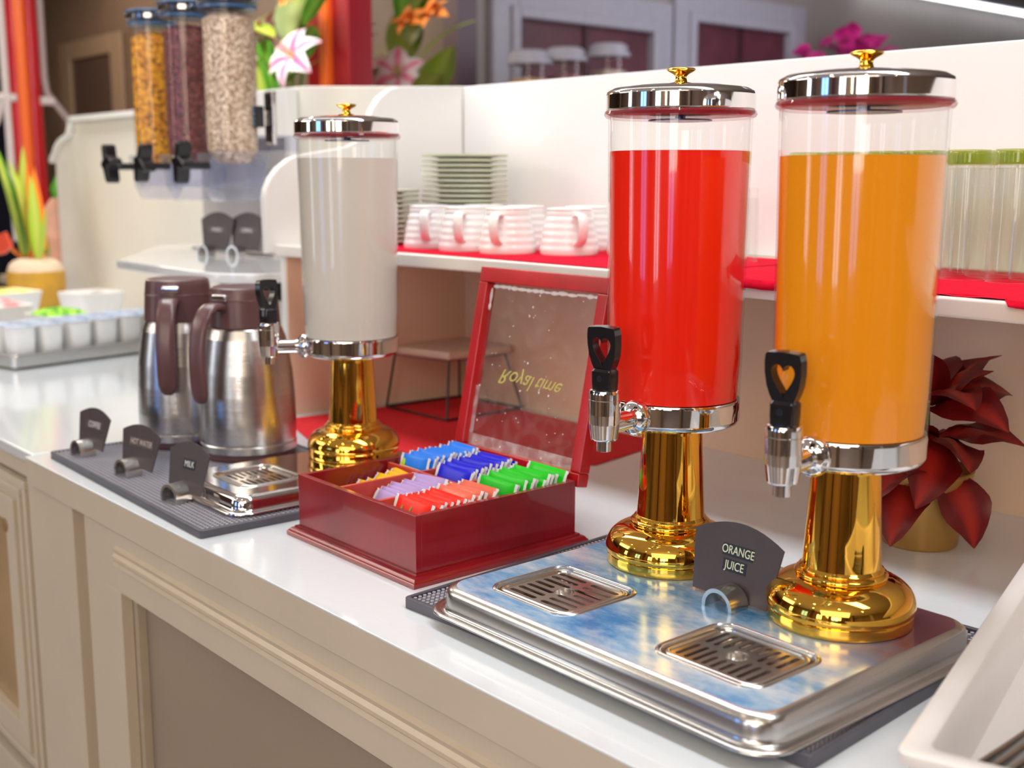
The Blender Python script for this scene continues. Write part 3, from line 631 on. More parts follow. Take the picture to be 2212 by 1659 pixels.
for nm, (x0, x1, y0, y1) in {'a': (-bw/2, bw/2, -bd/2, -bd/2+wt_), 'b': (-bw/2, bw/2, bd/2-wt_, bd/2), 'c': (-bw/2, -bw/2+wt_, -bd/2+wt_, bd/2-wt_), 'd': (bw/2-wt_, bw/2, -bd/2+wt_, bd/2-wt_)}.items():
    MB().box(x0, x1, y0, y1, 0.0134, hz).build('side_board', cherry, tb, bevel=0.0005)
MB().box(-bw/2+wt_, bw/2-wt_, -bd/2+wt_, bd/2-wt_, 0.0134, 0.022).build('floor_board', cherry_in, tb)
ymid = 0.984-oy
xd1, xd2 = -1.353-ox, -1.262-ox
MB().box(-bw/2+wt_, bw/2-wt_, ymid-0.0028, ymid+0.0028, 0.022, hz-0.004).build('divider', cherry_in, tb, bevel=0.0006)
for xd in (xd1, xd2):
    MB().box(xd-0.0028, xd+0.0028, -bd/2+wt_, ymid-0.0028, 0.022, hz-0.004).build('divider', cherry_in, tb, bevel=0.0006)
    MB().box(xd-0.0028, xd+0.0028, ymid+0.0028, bd/2-wt_, 0.022, hz-0.004).build('divider', cherry_in, tb, bevel=0.0006)
# lid, hinged on the back edge and leaning back
th = math.radians(11.5)
LM = Matrix.Translation((0, bd/2+0.0035, hz-0.010)) @ Matrix(((1, 0, 0, 0), (0, math.cos(th), math.sin(th), 0), (0, -math.sin(th), math.cos(th), 0), (0, 0, 0, 1)))
# lid local: x width, z up along the lid, y thickness (0..0.02 backwards)
LH, LT, fwid = 0.292, 0.020, 0.0235
def lidbox(b, x0, x1, y0, y1, z0, z1):
    c = MB().box(x0, x1, y0, y1, z0, z1); return b.add([tuple(LM @ Vector(p)) for p in c.v], c.f)
lf = MB()
lidbox(lf, -bw/2, bw/2, 0, LT, LH-fwid, LH); lidbox(lf, -bw/2, bw/2, 0, LT, 0, 0.019)
lidbox(lf, -bw/2, -bw/2+fwid*0.85, 0, LT, 0.019, LH-fwid); lidbox(lf, bw/2-fwid*0.85, bw/2, 0, LT, 0.019, LH-fwid)
lidf = lf.build('lid_frame', mat('cherry_lid', (0.46, 0.008, 0.012), 0.24, var=0.2, scale=8, coat=0.3), tb, bevel=0.002)
b = MB(); lidbox(b, -bw/2+0.019, bw/2-0.019, 0.011, 0.0135, 0.018, LH-fwid+0.002); b.build('lid_pane', lid_glass, lidf)
# dried white sealant beads along the top and left edges of the pane, dust along the bottom
b = MB(); random.seed(3)
x = -bw/2+0.026
while x < bw/2-0.03:
    l = random.uniform(0.012, 0.026); h = random.uniform(0.0022, 0.0042); zc = LH-fwid-0.004-random.uniform(0, 0.002)
    c = MB().lathe([(0.0, -1), (0.6, -0.8), (1.0, 0), (0.6, 0.8), (0.0, 1)], 10)
    b.add([tuple(LM @ Vector((x+l/2+p[2]*l/2, 0.0095+p[1]*0.0016, zc+p[0]*h))) for p in c.v], c.f); x += l*0.86
for (z, l) in ((LH-fwid-0.020, 0.013), (LH-fwid-0.036, 0.006)):
    b.add([tuple(LM @ Vector((-bw/2+0.0235+p[0]*0.003, 0.0095+p[1]*0.0016, z+p[2]*l))) for p in c.v], c.f)
b.build('sealant', putty, lidf, smooth=180)
dust = glass('dust_film', (1, 1, 1), ior=1.01, haze=0.22)
b = MB(); lidbox(b, -bw/2+0.020, bw/2-0.020, 0.0102, 0.0106, 0.019, 0.036); lidbox(b, -bw/2+0.020, -bw/2+0.028, 0.0102, 0.0106, 0.036, 0.11); lidbox(b, bw/2-0.026, bw/2-0.020, 0.0102, 0.0106, 0.036, 0.10); b.build('dust_streak', dust, lidf)
b = MB(); random.seed(11)
for i in range(46):
    x = random.uniform(-bw/2+0.024, bw/2-0.024); z = random.uniform(0.022, LH-0.03); r = random.choice((0.0005, 0.0007, 0.0009, 0.0014))
    b.add([tuple(LM @ Vector((x+r*math.cos(k*PI/3), 0.0100, z+r*math.sin(k*PI/3)*1.2))) for k in range(6)]+[tuple(LM @ Vector((x+r*math.cos(k*PI/3), 0.0106, z+r*math.sin(k*PI/3)*1.2))) for k in range(6)], [(0, 1, 2, 3, 4, 5), (11, 10, 9, 8, 7, 6)]+[(k, (k+1) % 6, 6+(k+1) % 6, 6+k) for k in range(6)])
o = b.build('paint_speck', putty, lidf); o['kind'] = 'stuff'
# faded yellow script, upside down because the lid stands open
TM = LM @ Matrix.Translation((0.010, 0.0100, 0.128)) @ Matrix.Rotation(PI/2, 4, 'X') @ Matrix.Rotation(math.radians(-3), 4, 'Z') @ Matrix.Scale(-1, 4, (0, 1, 0))
script_m = mat('faded_yellow_print', (0.56, 0.50, 0.13), 0.7)
text('lettering', 'Royal', 0.033, script_m, lidf, TM @ Matrix.Translation((-0.036, 0, 0)), shear=-0.45, extrude=0.0001)
text('lettering', 'time', 0.030, script_m, lidf, TM @ Matrix.Translation((0.034, -0.002, 0)), shear=-0.45, extrude=0.0001)
for hx in (-1.352-ox, -1.222-ox):
    b = MB(); b.box(hx-0.0115, hx+0.0115, bd/2-0.0090, bd/2-0.0078, hz-0.016, hz+0.001); b.box(hx-0.0115, hx+0.0115, bd/2-0.009, bd/2+0.004, hz-0.0005, hz+0.0008)
    for s_ in (-0.007, 0.007): b.lathe([(0, 0), (0.002, 0), (0.0015, 0.001), (0, 0.0012)], 10, M=Matrix.Translation((hx+s_, bd/2-0.009, hz-0.006)) @ Matrix.Rotation(PI/2, 4, 'X'))
    b.build('hinge', brass, tb)

# ---- tea sachets
paper_white = mat('sachet_crimp_white', (0.86, 0.86, 0.88), 0.5, bump=0.5, bscale=1500)
def sachet_mesh(w, h, t, crimp, seed):
    rnd = random.Random(seed); xs = [-w/2, -w/2+crimp*0.5, -w/2+crimp, -w/2+crimp+0.006, -w/4, 0, w/4, w/2-crimp-0.006, w/2-crimp, w/2-crimp*0.5, w/2]
    zs = [0, 0.004, h*0.3, h*0.6, h-0.006, h-0.002, h]
    b = MB(); nx, nz = len(xs), len(zs)
    for sgn in (-1, 1):
        for j, z in enumerate(zs):
            for i, x in enumerate(xs):
                fx = 0 if (i <= 2 or i >= nx-3) else (0.7 if i in (3, nx-4) else 1)
                fz = [0.15, 0.6, 1, 1, 0.9, 0.55, 0.12][j]
                zig = 0.0006*((j+i) % 2) if (i <= 1 or i >= nx-2) else 0
                y = sgn*(0.0003+t/2*fx*fz)+zig+0.0007*math.sin(i*0.9+seed)*1.0
                b.v.append((x+(0.0008*((j) % 2) if i in (0, nx-1) else 0), y, z))
    N_ = nx*nz
    for j in range(nz-1):
        for i in range(nx-1):
            q = j*nx+i; mi = 1 if (i < 2 or i >= nx-3) else 0
            b.f.append((q, q+1, q+nx+1, q+nx)); b.m.append(mi); b.f.append((N_+q, N_+q+nx, N_+q+nx+1, N_+q+1)); b.m.append(mi)
    per = [i for i in range(nx)]+[j*nx+nx-1 for j in range(1, nz)]+[(nz-1)*nx+i for i in range(nx-2, -1, -1)]+[j*nx for j in range(nz-2, 0, -1)]
    for a, c in zip(per, per[1:]+per[:1]):
        col = a % nx; mi = 1 if (col <= 1 or col >= nx-2) else 0
        b.f.append((c, a, N_+a, N_+c)); b.m.append(mi)
    return b
ORD = ['first', 'second', 'third', 'fourth', 'fifth', 'sixth', 'seventh', 'eighth', 'ninth', 'tenth', 'eleventh', 'twelfth', 'thirteenth', 'fourteenth', 'fifteenth', 'sixteenth', 'seventeenth', 'eighteenth', 'nineteenth', 'twentieth']
def sachet_row(colname, col, n, xc, y0, y1, ztop0, ztop1, w, where, lean=24, var=0.0, jit=1.0, pale=None):
    rnd = random.Random(hash(colname) % 1000 if False else len(colname)*7+n)
    m = mat('sachet_'+colname.replace(' ', '_'), col, 0.34, var=0.05, scale=40, spec=0.3)
    m2 = mat('sachet_pale_'+colname.replace(' ', '_'), pale, 0.30) if pale else m
    base = [sachet_mesh(w, 0.056, 0.0042, 0.0052, s).build('tea_sachet', [m, paper_white], None, smooth=50) for s in range(3)]
    base2 = []
    for q in base:
        me2 = q.data.copy(); me2.materials[0] = m2; base2.append(me2)
    for i in range(n):
        f = i/(n-1); o = base[i] if i < 3 else base[rnd.randrange(3)].copy()
        if i >= 3: C.objects.link(o)
        if pale and f > 0.58 and i >= 3: o.data = base2[rnd.randrange(3)]
        hh = 0.056; le = math.radians(lean+rnd.uniform(-4, 4)*jit); zt = ztop0+(ztop1-ztop0)*f+rnd.uniform(-0.0025, 0.0025)*jit
        o.rotation_euler = (-le, rnd.uniform(-0.035, 0.035)*jit, rnd.uniform(-0.03, 0.03)*jit)
        zb2 = max(0.9235, zt-hh*math.cos(le))
        o.location = (xc+rnd.uniform(-0.003, 0.003)*jit, y0+(y1-y0)*f, zb2)
        w_ = ('frontmost' if i == 0 else 'rearmost' if i == n-1 else ORD[i]+' from the front')
        tag(o, '%s tea sachet, %s of the row in %s' % (colname, w_, where), 'tea sachet', '%s tea sachets in the tea box' % colname)
        if i == 0: first = o
    return first
fr = sachet_row('red', (0.95, 0.018, 0.006), 14, -1.211, 0.853, 0.958, 0.9905, 0.993, 0.080, 'the front right compartment', 22, pale=(0.85, 0.16, 0.09))
sachet_row('green', (0.010, 0.62, 0.012), 12, -1.211, 0.994, 1.075, 0.9965, 0.998, 0.084, 'the back right compartment', 20, jit=1.5)
sachet_row('dark blue', (0.003, 0.004, 0.70), 15, -1.306, 0.992, 1.075, 0.9955, 0.999, 0.080, 'the back middle compartment', 20)
fb = sachet_row('light blue', (0.012, 0.22, 0.90), 15, -1.392, 0.992, 1.075, 0.9955, 0.999, 0.068, 'the back left compartment', 20)
fl = sachet_row('lavender', (0.48, 0.33, 0.66), 9, -1.308, 0.876, 0.955, 0.975, 0.985, 0.080, 'the front middle compartment', 34, jit=1.6)
sachet_row('yellow', (0.90, 0.50, 0.012), 7, -1.388, 0.895, 0.962, 0.966, 0.982, 0.062, 'the front left compartment', 36, jit=1.2)
def print_leaf(par, w, m, pts):
    b = MB()
    for (x, z, r, a) in pts:
        P = [(x+r*math.cos(t)*math.cos(a)-0.5*r*math.sin(t)*math.sin(a), z+r*math.cos(t)*math.sin(a)+0.5*r*math.sin(t)*math.cos(a)) for t in [k*PI/5 for k in range(10)]]
        b.prism(P, -0.0036, -0.0030, ax='y')
    o = b.build('printed_motif', m, par)
print_leaf(fr, 0, mat('print_olive', (0.35, 0.38, 0.05), 0.4), [(-0.018, 0.040, 0.004, 1.2), (-0.012, 0.034, 0.0045, 1.9), (0.0, 0.042, 0.004, 1.3), (0.006, 0.036, 0.0035, 2.2), (-0.005, 0.030, 0.004, 0.3), (0.004, 0.026, 0.004, 1.2)])
print_leaf(fb, 0, mat('print_lime', (0.45, 0.75, 0.05), 0.4), [(-0.012, 0.030, 0.012, 0.2), (-0.022, 0.040, 0.009, 1.4)])
print_leaf(fl, 0, mat('print_peach', (0.90, 0.35, 0.25), 0.4), [(-0.012, 0.034, 0.008, 0.4), (0.004, 0.042, 0.007, 1.0)])

# ================================================================ name cards on little arched clips
def name_card(label, loc, rz, wt2, wb, h, lines, tilt=-12, tsize=0.012, clip_dx=0.0, strip_m=strip_black, txt_m=text_cream, lift=0.012, r=0.019, cdy=-0.018, sh=1.0, lg=0.007):
    o = thing('name_card', label, 'name card', loc, rz, None)
    P = [(-wb/2, 0), (wb/2, 0), (wt2/2, h*0.80)]
    for k in range(1, 12): P.append((wt2/2-wt2*k/12, h*0.80+h*0.20*math.sin(PI*k/12)**0.9))
    P.append((-wt2/2, h*0.80))
    MC = Matrix.Translation((0, 0, lift)) @ Matrix.Rotation(math.radians(tilt), 4, 'X')
    b = MB().prism(P, -0.0008, 0.0008, ax='y'); b.v = [tuple(MC @ Vector(p)) for p in b.v]
    cd = b.build('card', card_black, o)
    # arched metal clip in front, axis front to back
    b = MB(); n = 20; ri = r*0.78; y0, y1 = cdy-0.012, cdy+0.016
    L0 = []
    for rr, y in ((r, y0), (r, y1), (ri, y1), (ri, y0), (r, y0)):
        L0.append([(clip_dx+rr, y, 0.0)]+[(clip_dx+rr*math.cos(PI*k/n), y, lg+rr*math.sin(PI*k/n)) for k in range(n+1)]+[(clip_dx-rr, y, 0.0)])
    b.loft(L0, closed=False); b.add([L0[0][0], L0[1][0], L0[2][0], L0[3][0], L0[0][-1], L0[1][-1], L0[2][-1], L0[3][-1]], [(0, 1, 2, 3), (7, 6, 5, 4)])
    b.build('clip_arch', steel, o, smooth=40)
    b = MB(); b.box(clip_dx-0.005, clip_dx+0.012, -0.006, 0.006, 0.0, 0.002); b.box(clip_dx-0.008, clip_dx+0.008, -0.0045, -0.0012, 0.0, lift+0.008); b.box(clip_dx-0.008, clip_dx+0.008, 0.0012+0.001, 0.0045, 0.0, lift+0.006); b.build('clip_foot', steel, o, bevel=0.0005)
    for (s_, x, z, w, hh) in lines:
        M = MC @ Matrix.Translation((x, -0.0010, z)) @ Matrix.Rotation(PI/2, 4, 'X')
        q = MB().box(-w/2, w/2, -hh/2, hh/2, 0, 0.0003); q.v = [tuple(M @ Vector(p)) for p in q.v]; st = q.build('label_strip', strip_m, cd)
        text('lettering', s_, tsize, txt_m, st, M @ Matrix.Translation((0, 0, 0.0004)) @ Matrix.Scale(0.82*sh, 4, (1, 0, 0)), extrude=0.0001)
    return o
name_card('large black name card reading ORANGE JUICE on a steel arch clip', (-0.793, 0.990, 0.9442), -0.01, 0.122, 0.103, 0.083,
          [('ORANGE', 0.003, 0.052, 0.042, 0.0135), ('JUICE', 0.001, 0.0355, 0.032, 0.0135)], clip_dx=0.008, tsize=0.0132, lift=0.003, lg=0.002, r=0.0205)
lit = mat('label_strip_pale', (0.55, 0.52, 0.55), 0.3); dk = mat('label_strip_grey', (0.10, 0.08, 0.08), 0.3)
pale_t = mat('label_text_pale', (0.80, 0.80, 0.82), 0.4)
name_card('leftmost small black name card reading COFFEE', (-2.068, 0.783, 0.9110), 0.10, 0.112, 0.086, 0.072, [('COFFEE', 0.004, 0.042, 0.066, 0.015)], tsize=0.0150, clip_dx=-0.010, cdy=-0.012, r=0.021, strip_m=dk, txt_m=pale_t)
name_card('middle small black name card reading HOT WATER', (-1.874, 0.785, 0.9110), 0.12, 0.118, 0.092, 0.072, [('HOT WATER', 0.004, 0.042, 0.076, 0.015)], tsize=0.0138, clip_dx=-0.012, cdy=-0.012, r=0.021, strip_m=dk, txt_m=mat('label_text_tan', (0.62, 0.52, 0.50), 0.4))
name_card('small black name card reading MILK in front of the small drip tray', (-1.676, 0.775, 0.9110), 0.17, 0.100, 0.082, 0.078, [('MILK', 0.004, 0.044, 0.030, 0.016)], tsize=0.0135, clip_dx=-0.008, cdy=-0.012, r=0.021, strip_m=strip_black, txt_m=pale_t)
name_card('black name card on the riser shelf below the cereal tubes', (-2.865, 1.442, 1.2002), 0.33, 0.115, 0.085, 0.098, [('MUESLI', 0.0, 0.052, 0.062, 0.014)], tsize=0.013, clip_dx=-0.02, strip_m=dk, txt_m=pale_t, tilt=-8)
name_card('black name card partly hidden by the shelf end panel', (-2.775, 1.480, 1.2002), 0.33, 0.115, 0.085, 0.098, [('CEREAL', 0.0, 0.052, 0.062, 0.014)], tsize=0.013, clip_dx=-0.02, strip_m=dk, txt_m=pale_t, tilt=-8)

# ================================================================ vacuum flasks
def flask(label, loc, rb, H, rz):
    o = thing('vacuum_flask', label, 'flask', loc, rz)
    s = rb/0.088
    MB().lathe([(0, 0), (rb*0.955, 0), (rb*0.965, 0.003), (rb*0.965, 0.011)], 64).build('foot_ring', flask_brown, o, smooth=40)
    MB().lathe([(rb*0.97, 0.0108), (rb, 0.0125), (rb, 0.0245), (rb*0.985, 0.0262), (rb*0.992, 0.030), (rb*1.0, 0.06), (rb*0.985, 0.11), (rb*0.95, 0.15), (rb*0.885, 0.186), (rb*0.83, 0.210), (rb*0.76, 0.2255), (0.0600, 0.2290)], 72).build('body', flask_steel, o, smooth=30)
    lid = MB().lathe([(0.0615, 0.2288), (0.0620, 0.231), (0.0600, 0.262), (0.0590, 0.276), (0.0597, 0.2768), (0.0588, 0.2785), (0.0570, H-0.008), (0.0555, H-0.002), (0.052, H), (0.0, H)], 64).build('lid', flask_brown, o, smooth=35)
    b = MB(); b.box(-0.016, 0.016, -0.064, -0.038, H-0.022, H-0.010); b.build('thumb_lever', chrome, lid, bevel=0.003)
    MB().box(-0.016, 0.016, -0.056, -0.030, H-0.036, H-0.020).build('lever_block', black_plastic, lid, bevel=0.003)
    # handle : flat strap leaving the lid, curving over and hanging down with a free end (towards local -Y)
    path = [(-0.052, 0.262), (-0.068, 0.2685), (-0.083, 0.268), (-0.097, 0.260), (-0.108, 0.245), (-0.115, 0.224), (-0.119, 0.198), (-0.120, 0.170), (-0.119, 0.145), (-0.117, 0.126), (-0.115, 0.115), (-0.113, 0.109)]
    loops = []
    for i, (y, z) in enumerate(path):
        a = path[max(0, i-1)]; c = path[min(len(path)-1, i+1)]; t = Vector((0, c[0]-a[0], c[1]-a[1])).normalized(); n_ = Vector((0, -t.z, t.y))
        w = 0.0165 if 0 < i < len(path)-2 else (0.013 if i == 0 else (0.013 if i == len(path)-2 else 0.008)); d = 0.0065 if i < len(path)-1 else 0.004
        L_ = []
        for (q, e) in ((1, 0.35), (0.8, 0.9), (0.4, 1), (-0.4, 1), (-0.8, 0.9), (-1, 0.35), (-1, -0.35), (-0.8, -0.9), (-0.4, -1), (0.4, -1), (0.8, -0.9), (1, -0.35)):
            p = Vector((q*w, y, z))+n_*(e*d); L_.append(tuple(p))
        loops.append(L_)
    MB().loft(loops, True, True).build('handle', flask_brown, o, smooth=60)
    return o
flask('stainless vacuum flask standing furthest left, behind the HOT WATER card', (-2.061, 0.958, 0.9125), 0.080, 0.3045, math.radians(53))
flask('stainless vacuum flask with yellow reflection beside the milk dispenser', (-1.897, 1.004, 0.9125), 0.0845, 0.2985, math.radians(20))

# ================================================================ cups, plates and glasses on the shelf
def cup_proto():
    o = thing('coffee_cup', 'x', 'cup')
    prof = [(0.0508, 0.0), (0.0516, 0.001)]
    z = 0.002; r = 0.0515
    # inverted cup: rim on the shelf, ribbed wall narrowing to the foot
    for i in range(6):
        za = 0.004+i*0.0125; rr = 0.0520-0.0017*i-0.0003*i*i*0.5
        prof += [(rr, za), (rr+0.0006, za+0.004), (rr+0.0003, za+0.008), (rr-0.0010, za+0.0105)]
    prof += [(0.0405, 0.0795), (0.039, 0.0815), (0.033, 0.0822), (0.0325, 0.0795), (0.0, 0.0795)]
    MB().lathe(prof, 48).build('body', porcelain, o, smooth=50)
    path = [(0, -0.042, 0.068), (0, -0.056, 0.071), (0, -0.068, 0.069), (0, -0.0745, 0.061), (0, -0.0755, 0.048), (0, -0.072, 0.034), (0, -0.064, 0.024), (0, -0.050, 0.019)]
    MB().tube(path, [0.0065, 0.0062, 0.006, 0.006, 0.006, 0.006, 0.006, 0.0065], 12, flat=(1.5, 0.62)).build('handle', porcelain, o, smooth=60)
    return o
cp = cup_proto(); first = True
ZC = 1.2642
cups = [(-1.874, 1.396, 44, 'leftmost white ribbed cup of the front row, partly behind the milk dispenser'), (-1.766, 1.398, 40, 'second white ribbed cup from the left in the front row'), (-1.658, 1.408, 30, 'third white ribbed cup from the left in the front row'),
        (-1.560, 1.468, 66, 'white ribbed cup standing forward with its handle to the right of its middle'), (-1.473, 1.550, 22, 'white ribbed cup beside the red juice dispenser, handle at its left'),
        (-1.842, 1.503, 40, 'white ribbed cup hidden mostly by the milk dispenser'), (-1.634, 1.580, 50, 'white ribbed cup in the second row behind the third cup'), (-1.735, 1.512, 45, 'white ribbed cup in the second row behind the second cup'), (-1.530, 1.645, 40, 'rearmost white ribbed cup near the back panel')]
for x, y, a, lab in cups:
    o = cp if first else copy_tree(cp); first = False
    o.location = (x, y, ZC); o.rotation_euler = (0, 0, math.radians(a)); tag(o, lab, 'cup', 'white cups upside down on the shelf')
def plate_proto(r):
    o = MB().lathe([(0.0, 0.0015), (r*0.55, 0.0015), (r*0.56, 0.0), (r*0.60, 0.0), (r*0.62, 0.0020), (r*0.80, 0.0050), (r*0.95, 0.0048), (r*0.99, 0.0058), (r, 0.0068), (r, 0.0094), (r*0.985, 0.0099), (r*0.95, 0.0096), (r*0.80, 0.0072), (r*0.60, 0.0044), (r*0.45, 0.0036), (0.0, 0.0036)], 56).build('plate', [porcelain, porcelain_rim], None, smooth=50)
    me = o.data
    for p in me.polygons:
        c = p.center; rr = math.hypot(c.x, c.y)
        if rr > r*0.985 or (0.93*r < rr and p.normal.z < -0.1): p.material_index = 1
    return o
p0 = plate_proto(0.0895); N1 = 18
for i in range(N1):
    o = p0 if i == 0 else p0.copy()
    if i: C.objects.link(o)
    o.location = (-1.968+random.uniform(-.0015, .0015), 1.556+random.uniform(-.0015, .0015), ZS+0.0008+i*0.0101)
    k = N1-1-i
    tag(o, 'white green-rimmed plate, %s of the tall stack' % ('topmost' if k == 0 else 'lowest' if i == 0 else ORD[k]+' from the top'), 'plate', 'plates in the tall stack')
for i in range(11):
    o = p0.copy(); C.objects.link(o); o.location = (-2.068+random.uniform(-.0015, .0015), 1.405+random.uniform(-.0015, .0015), ZS+0.0008+i*0.0101); k = 10-i
    o.location.x = -2.072; tag(o, 'white green-rimmed plate, %s of the low stack behind the milk dispenser' % ('topmost' if k == 0 else 'lowest' if i == 0 else ORD[k]+' from the top'), 'plate', 'plates in the low stack')
# red runners on the shelf
def cloth(name, label, pts, z, m, th=0.0012, seed=0, lift=0.0006, fray=0.0):
    rnd = random.Random(seed); P = []
    for (a, b_) in zip(pts, pts[1:]+pts[:1]):
        L_ = math.hypot(b_[0]-a[0], b_[1]-a[1]); n = max(1, int(L_/0.006))
        for k in range(n):
            f = k/n; P.append((a[0]+(b_[0]-a[0])*f+rnd.uniform(-fray, fray), a[1]+(b_[1]-a[1])*f+rnd.uniform(-fray, fray)))
    b = MB().plate(P, [], z+lift, z+lift+th); o = b.build(name, m); return tag(o, label, 'cloth')
cloth('red_runner', 'red felt runner on the cup shelf under the cups', [(-2.13, 1.285), (-1.62, 1.292), (-1.30, 1.2935), (-1.19, 1.292), (-1.16, 1.33), (-1.17, 1.66), (-2.13, 1.66)], ZS, red_cloth, seed=1, fray=0.0006)
# draped second piece, hanging slightly over the shelf edge
def drape(name, label, x0, x1, yb, z, overs, m, seed):
    rnd = random.Random(seed); b = MB(); nx = 60; rows = [yb, 1.55, 1.42, 1.33, 1.30]
    for i in range(nx+1):
        x = x0+(x1-x0)*i/nx; ov = overs(x)
        ys = rows+[1.294-0.0]+[1.2872] ; zs = [0.0005]*5+[0.0011]+[0.0005]
        col = [(x, y, z+0.0012+q+0.0008*math.sin(x*90)*(y < 1.4)) for y, q in zip(rows, [0]*5)]
        if ov > 0: col += [(x, 1.2885, z+0.0012), (x, 1.2862-0.001*math.sin(x*70), z-0.002), (x, 1.2845-0.002*math.sin(x*55), z-0.004-ov+rnd.uniform(-.0006, .0006))]
        else: yy = 1.294-ov; col += [(x, yy+0.002, z+0.0013), (x, yy+0.001, z+0.0012), (x, yy+rnd.uniform(-.0006, .0006), z+0.0010)]
        b.v += col
    k = 8
    for i in range(nx):
        for j in range(k-1): q = i*k+j; b.f.append((q, q+1, q+k+1, q+k)); b.m.append(0)
    o = b.build(name, m, smooth=60); so = o.modifiers.new('thick', 'SOLIDIFY'); so.thickness = 0.0010; so.offset = 1
    return tag(o, label, 'cloth')
drape('red_runner', 'red felt runner under the tumblers, its frayed corner hanging over the shelf edge', -1.150, -0.55, 1.67, ZS, lambda x: 0.010*max(0, math.sin((x+1.15)*9))-0.004 if x < -0.80 else (0.004-abs(x+0.62)*0.12 if x > -0.66 else -0.006-0.02*math.sin((x+0.8)*12)**2), red_cloth, 5)
# tumblers, upside down, thick green-tinted bases on top
def tumbler_proto(r, H, base_m, name):
    o = thing(name, 'x', 'glass')
    # fluted wall
    b = MB(); n = 40; loops = []
    for (rr, z, fl) in ((r, 0.0, 0), (r, H*0.25, 0.0), (r*0.985, H*0.5, 0.4), (r*0.95, H*0.8, 1.0), (r*0.93, H*0.885, 1.0)):
        loops.append([((rr+0.0009*fl*math.cos(10*2*PI*i/n))*math.cos(2*PI*i/n), (rr+0.0009*fl*math.cos(10*2*PI*i/n))*math.sin(2*PI*i/n), z) for i in range(n)])
    inner = []
    for (rr, z) in ((r*0.90, H*0.86), (r*0.91, H*0.5), (r-0.0022, H*0.2), (r-0.0018, 0.0)):
        inner.append([(rr*math.cos(2*PI*i/n), rr*math.sin(2*PI*i/n), z) for i in range(n)])
    b.loft(loops); b.loft([loops[0][::1], inner[-1]]); b.loft(inner); b.add([p for p in inner[0]], [tuple(range(n))])
    b.build('glass_wall', tumbler_glass, o, smooth=50)
    MB().lathe([(0.0, H*0.888), (r*0.93, H*0.888), (r*0.955, H*0.90), (r*0.95, H*0.975), (r*0.90, H), (0.0, H)], 36).build('thick_base', base_m, o, smooth=40)
    return o
tp = tumbler_proto(0.0300, 0.1705, green_base, 'tumbler')
spots = []
for j, y in enumerate((1.512, 1.580, 1.648)):
    for i in range(8):
        x = -1.155+0.0645*i+0.012*j*0
        if j == 0 and x > -0.62: continue
        if i == 0 or (j == 2 and i == 1): continue
        spots.append((x, y, j, i))
first = True; names = ['front', 'second', 'rear']
for (x, y, j, i) in spots:
    if j == 2 and i > 6: continue
    o = tp if first else copy_tree(tp); first = False
    o.location = (x+random.uniform(-.002, .002), y+random.uniform(-.002, .002), ZS+0.0028); o.rotation_euler = (0, 0, random.uniform(0, 1))
    tag(o, 'tall upside-down tumbler with green base, %s from the left in the %s row' % (ORD[i], names[j]), 'glass', 'tall tumblers upside down on the shelf')
sp_ = tumbler_proto(0.0315, 0.118, tumbler_glass, 'short_glass')
sp_.location = (-1.255, 1.560, ZS+0.0022); tag(sp_, 'short clear glass visible between the red and orange dispensers', 'glass', 'short glasses')
o = copy_tree(sp_); o.location = (-1.335, 1.640, ZS+0.0006); tag(o, 'short clear glass behind the red juice dispenser', 'glass', 'short glasses')

# ================================================================ under the shelf
cloth('red_table_cloth', 'red cloth lying on the worktop under the wire stand', [(-2.165, 1.24), (-2.12, 1.215), (-1.93, 1.155), (-1.80, 1.22), (-1.60, 1.30), (-1.46, 1.445), (-1.50, 1.655), (-1.56, 1.67), (-2.13, 1.67)], 0.90, red_cloth_low, seed=4, fray=0.0008)
ws = thing('wire_stand', 'black wire stand topped with a tan square board under the shelf', 'stand', (0, 0, 0))
b = MB(); P = [(-2.135, 1.463), (-1.953, 1.500), (-1.955, 1.672), (-2.140, 1.682)]
b.prism(P, 1.022, 1.040); b.build('top_board', mat('stand_board_tan', (0.62, 0.47, 0.36), 0.4, var=0.06), ws, bevel=0.006)
T4 = [(-2.120, 1.480, 1.021), (-1.965, 1.508, 1.021), (-1.965, 1.662, 1.021), (-2.118, 1.655, 1.021)]
B4 = [(-2.135, 1.466, 0.9045), (-1.926, 1.472, 0.9045), (-1.930, 1.680, 0.9045), (-2.130, 1.664, 0.9045)]
for i in range(4):
    MB().tube([T4[i], B4[i]], 0.0026, 8).build('leg', black_wire, ws, smooth=60)
    MB().tube([B4[i], B4[(i+1) % 4]], 0.0026, 8).build('base_wire', black_wire, ws, smooth=60)
    MB().tube([T4[i], T4[(i+1) % 4]], 0.0024, 8).build('top_wire', black_wire, ws, smooth=60)

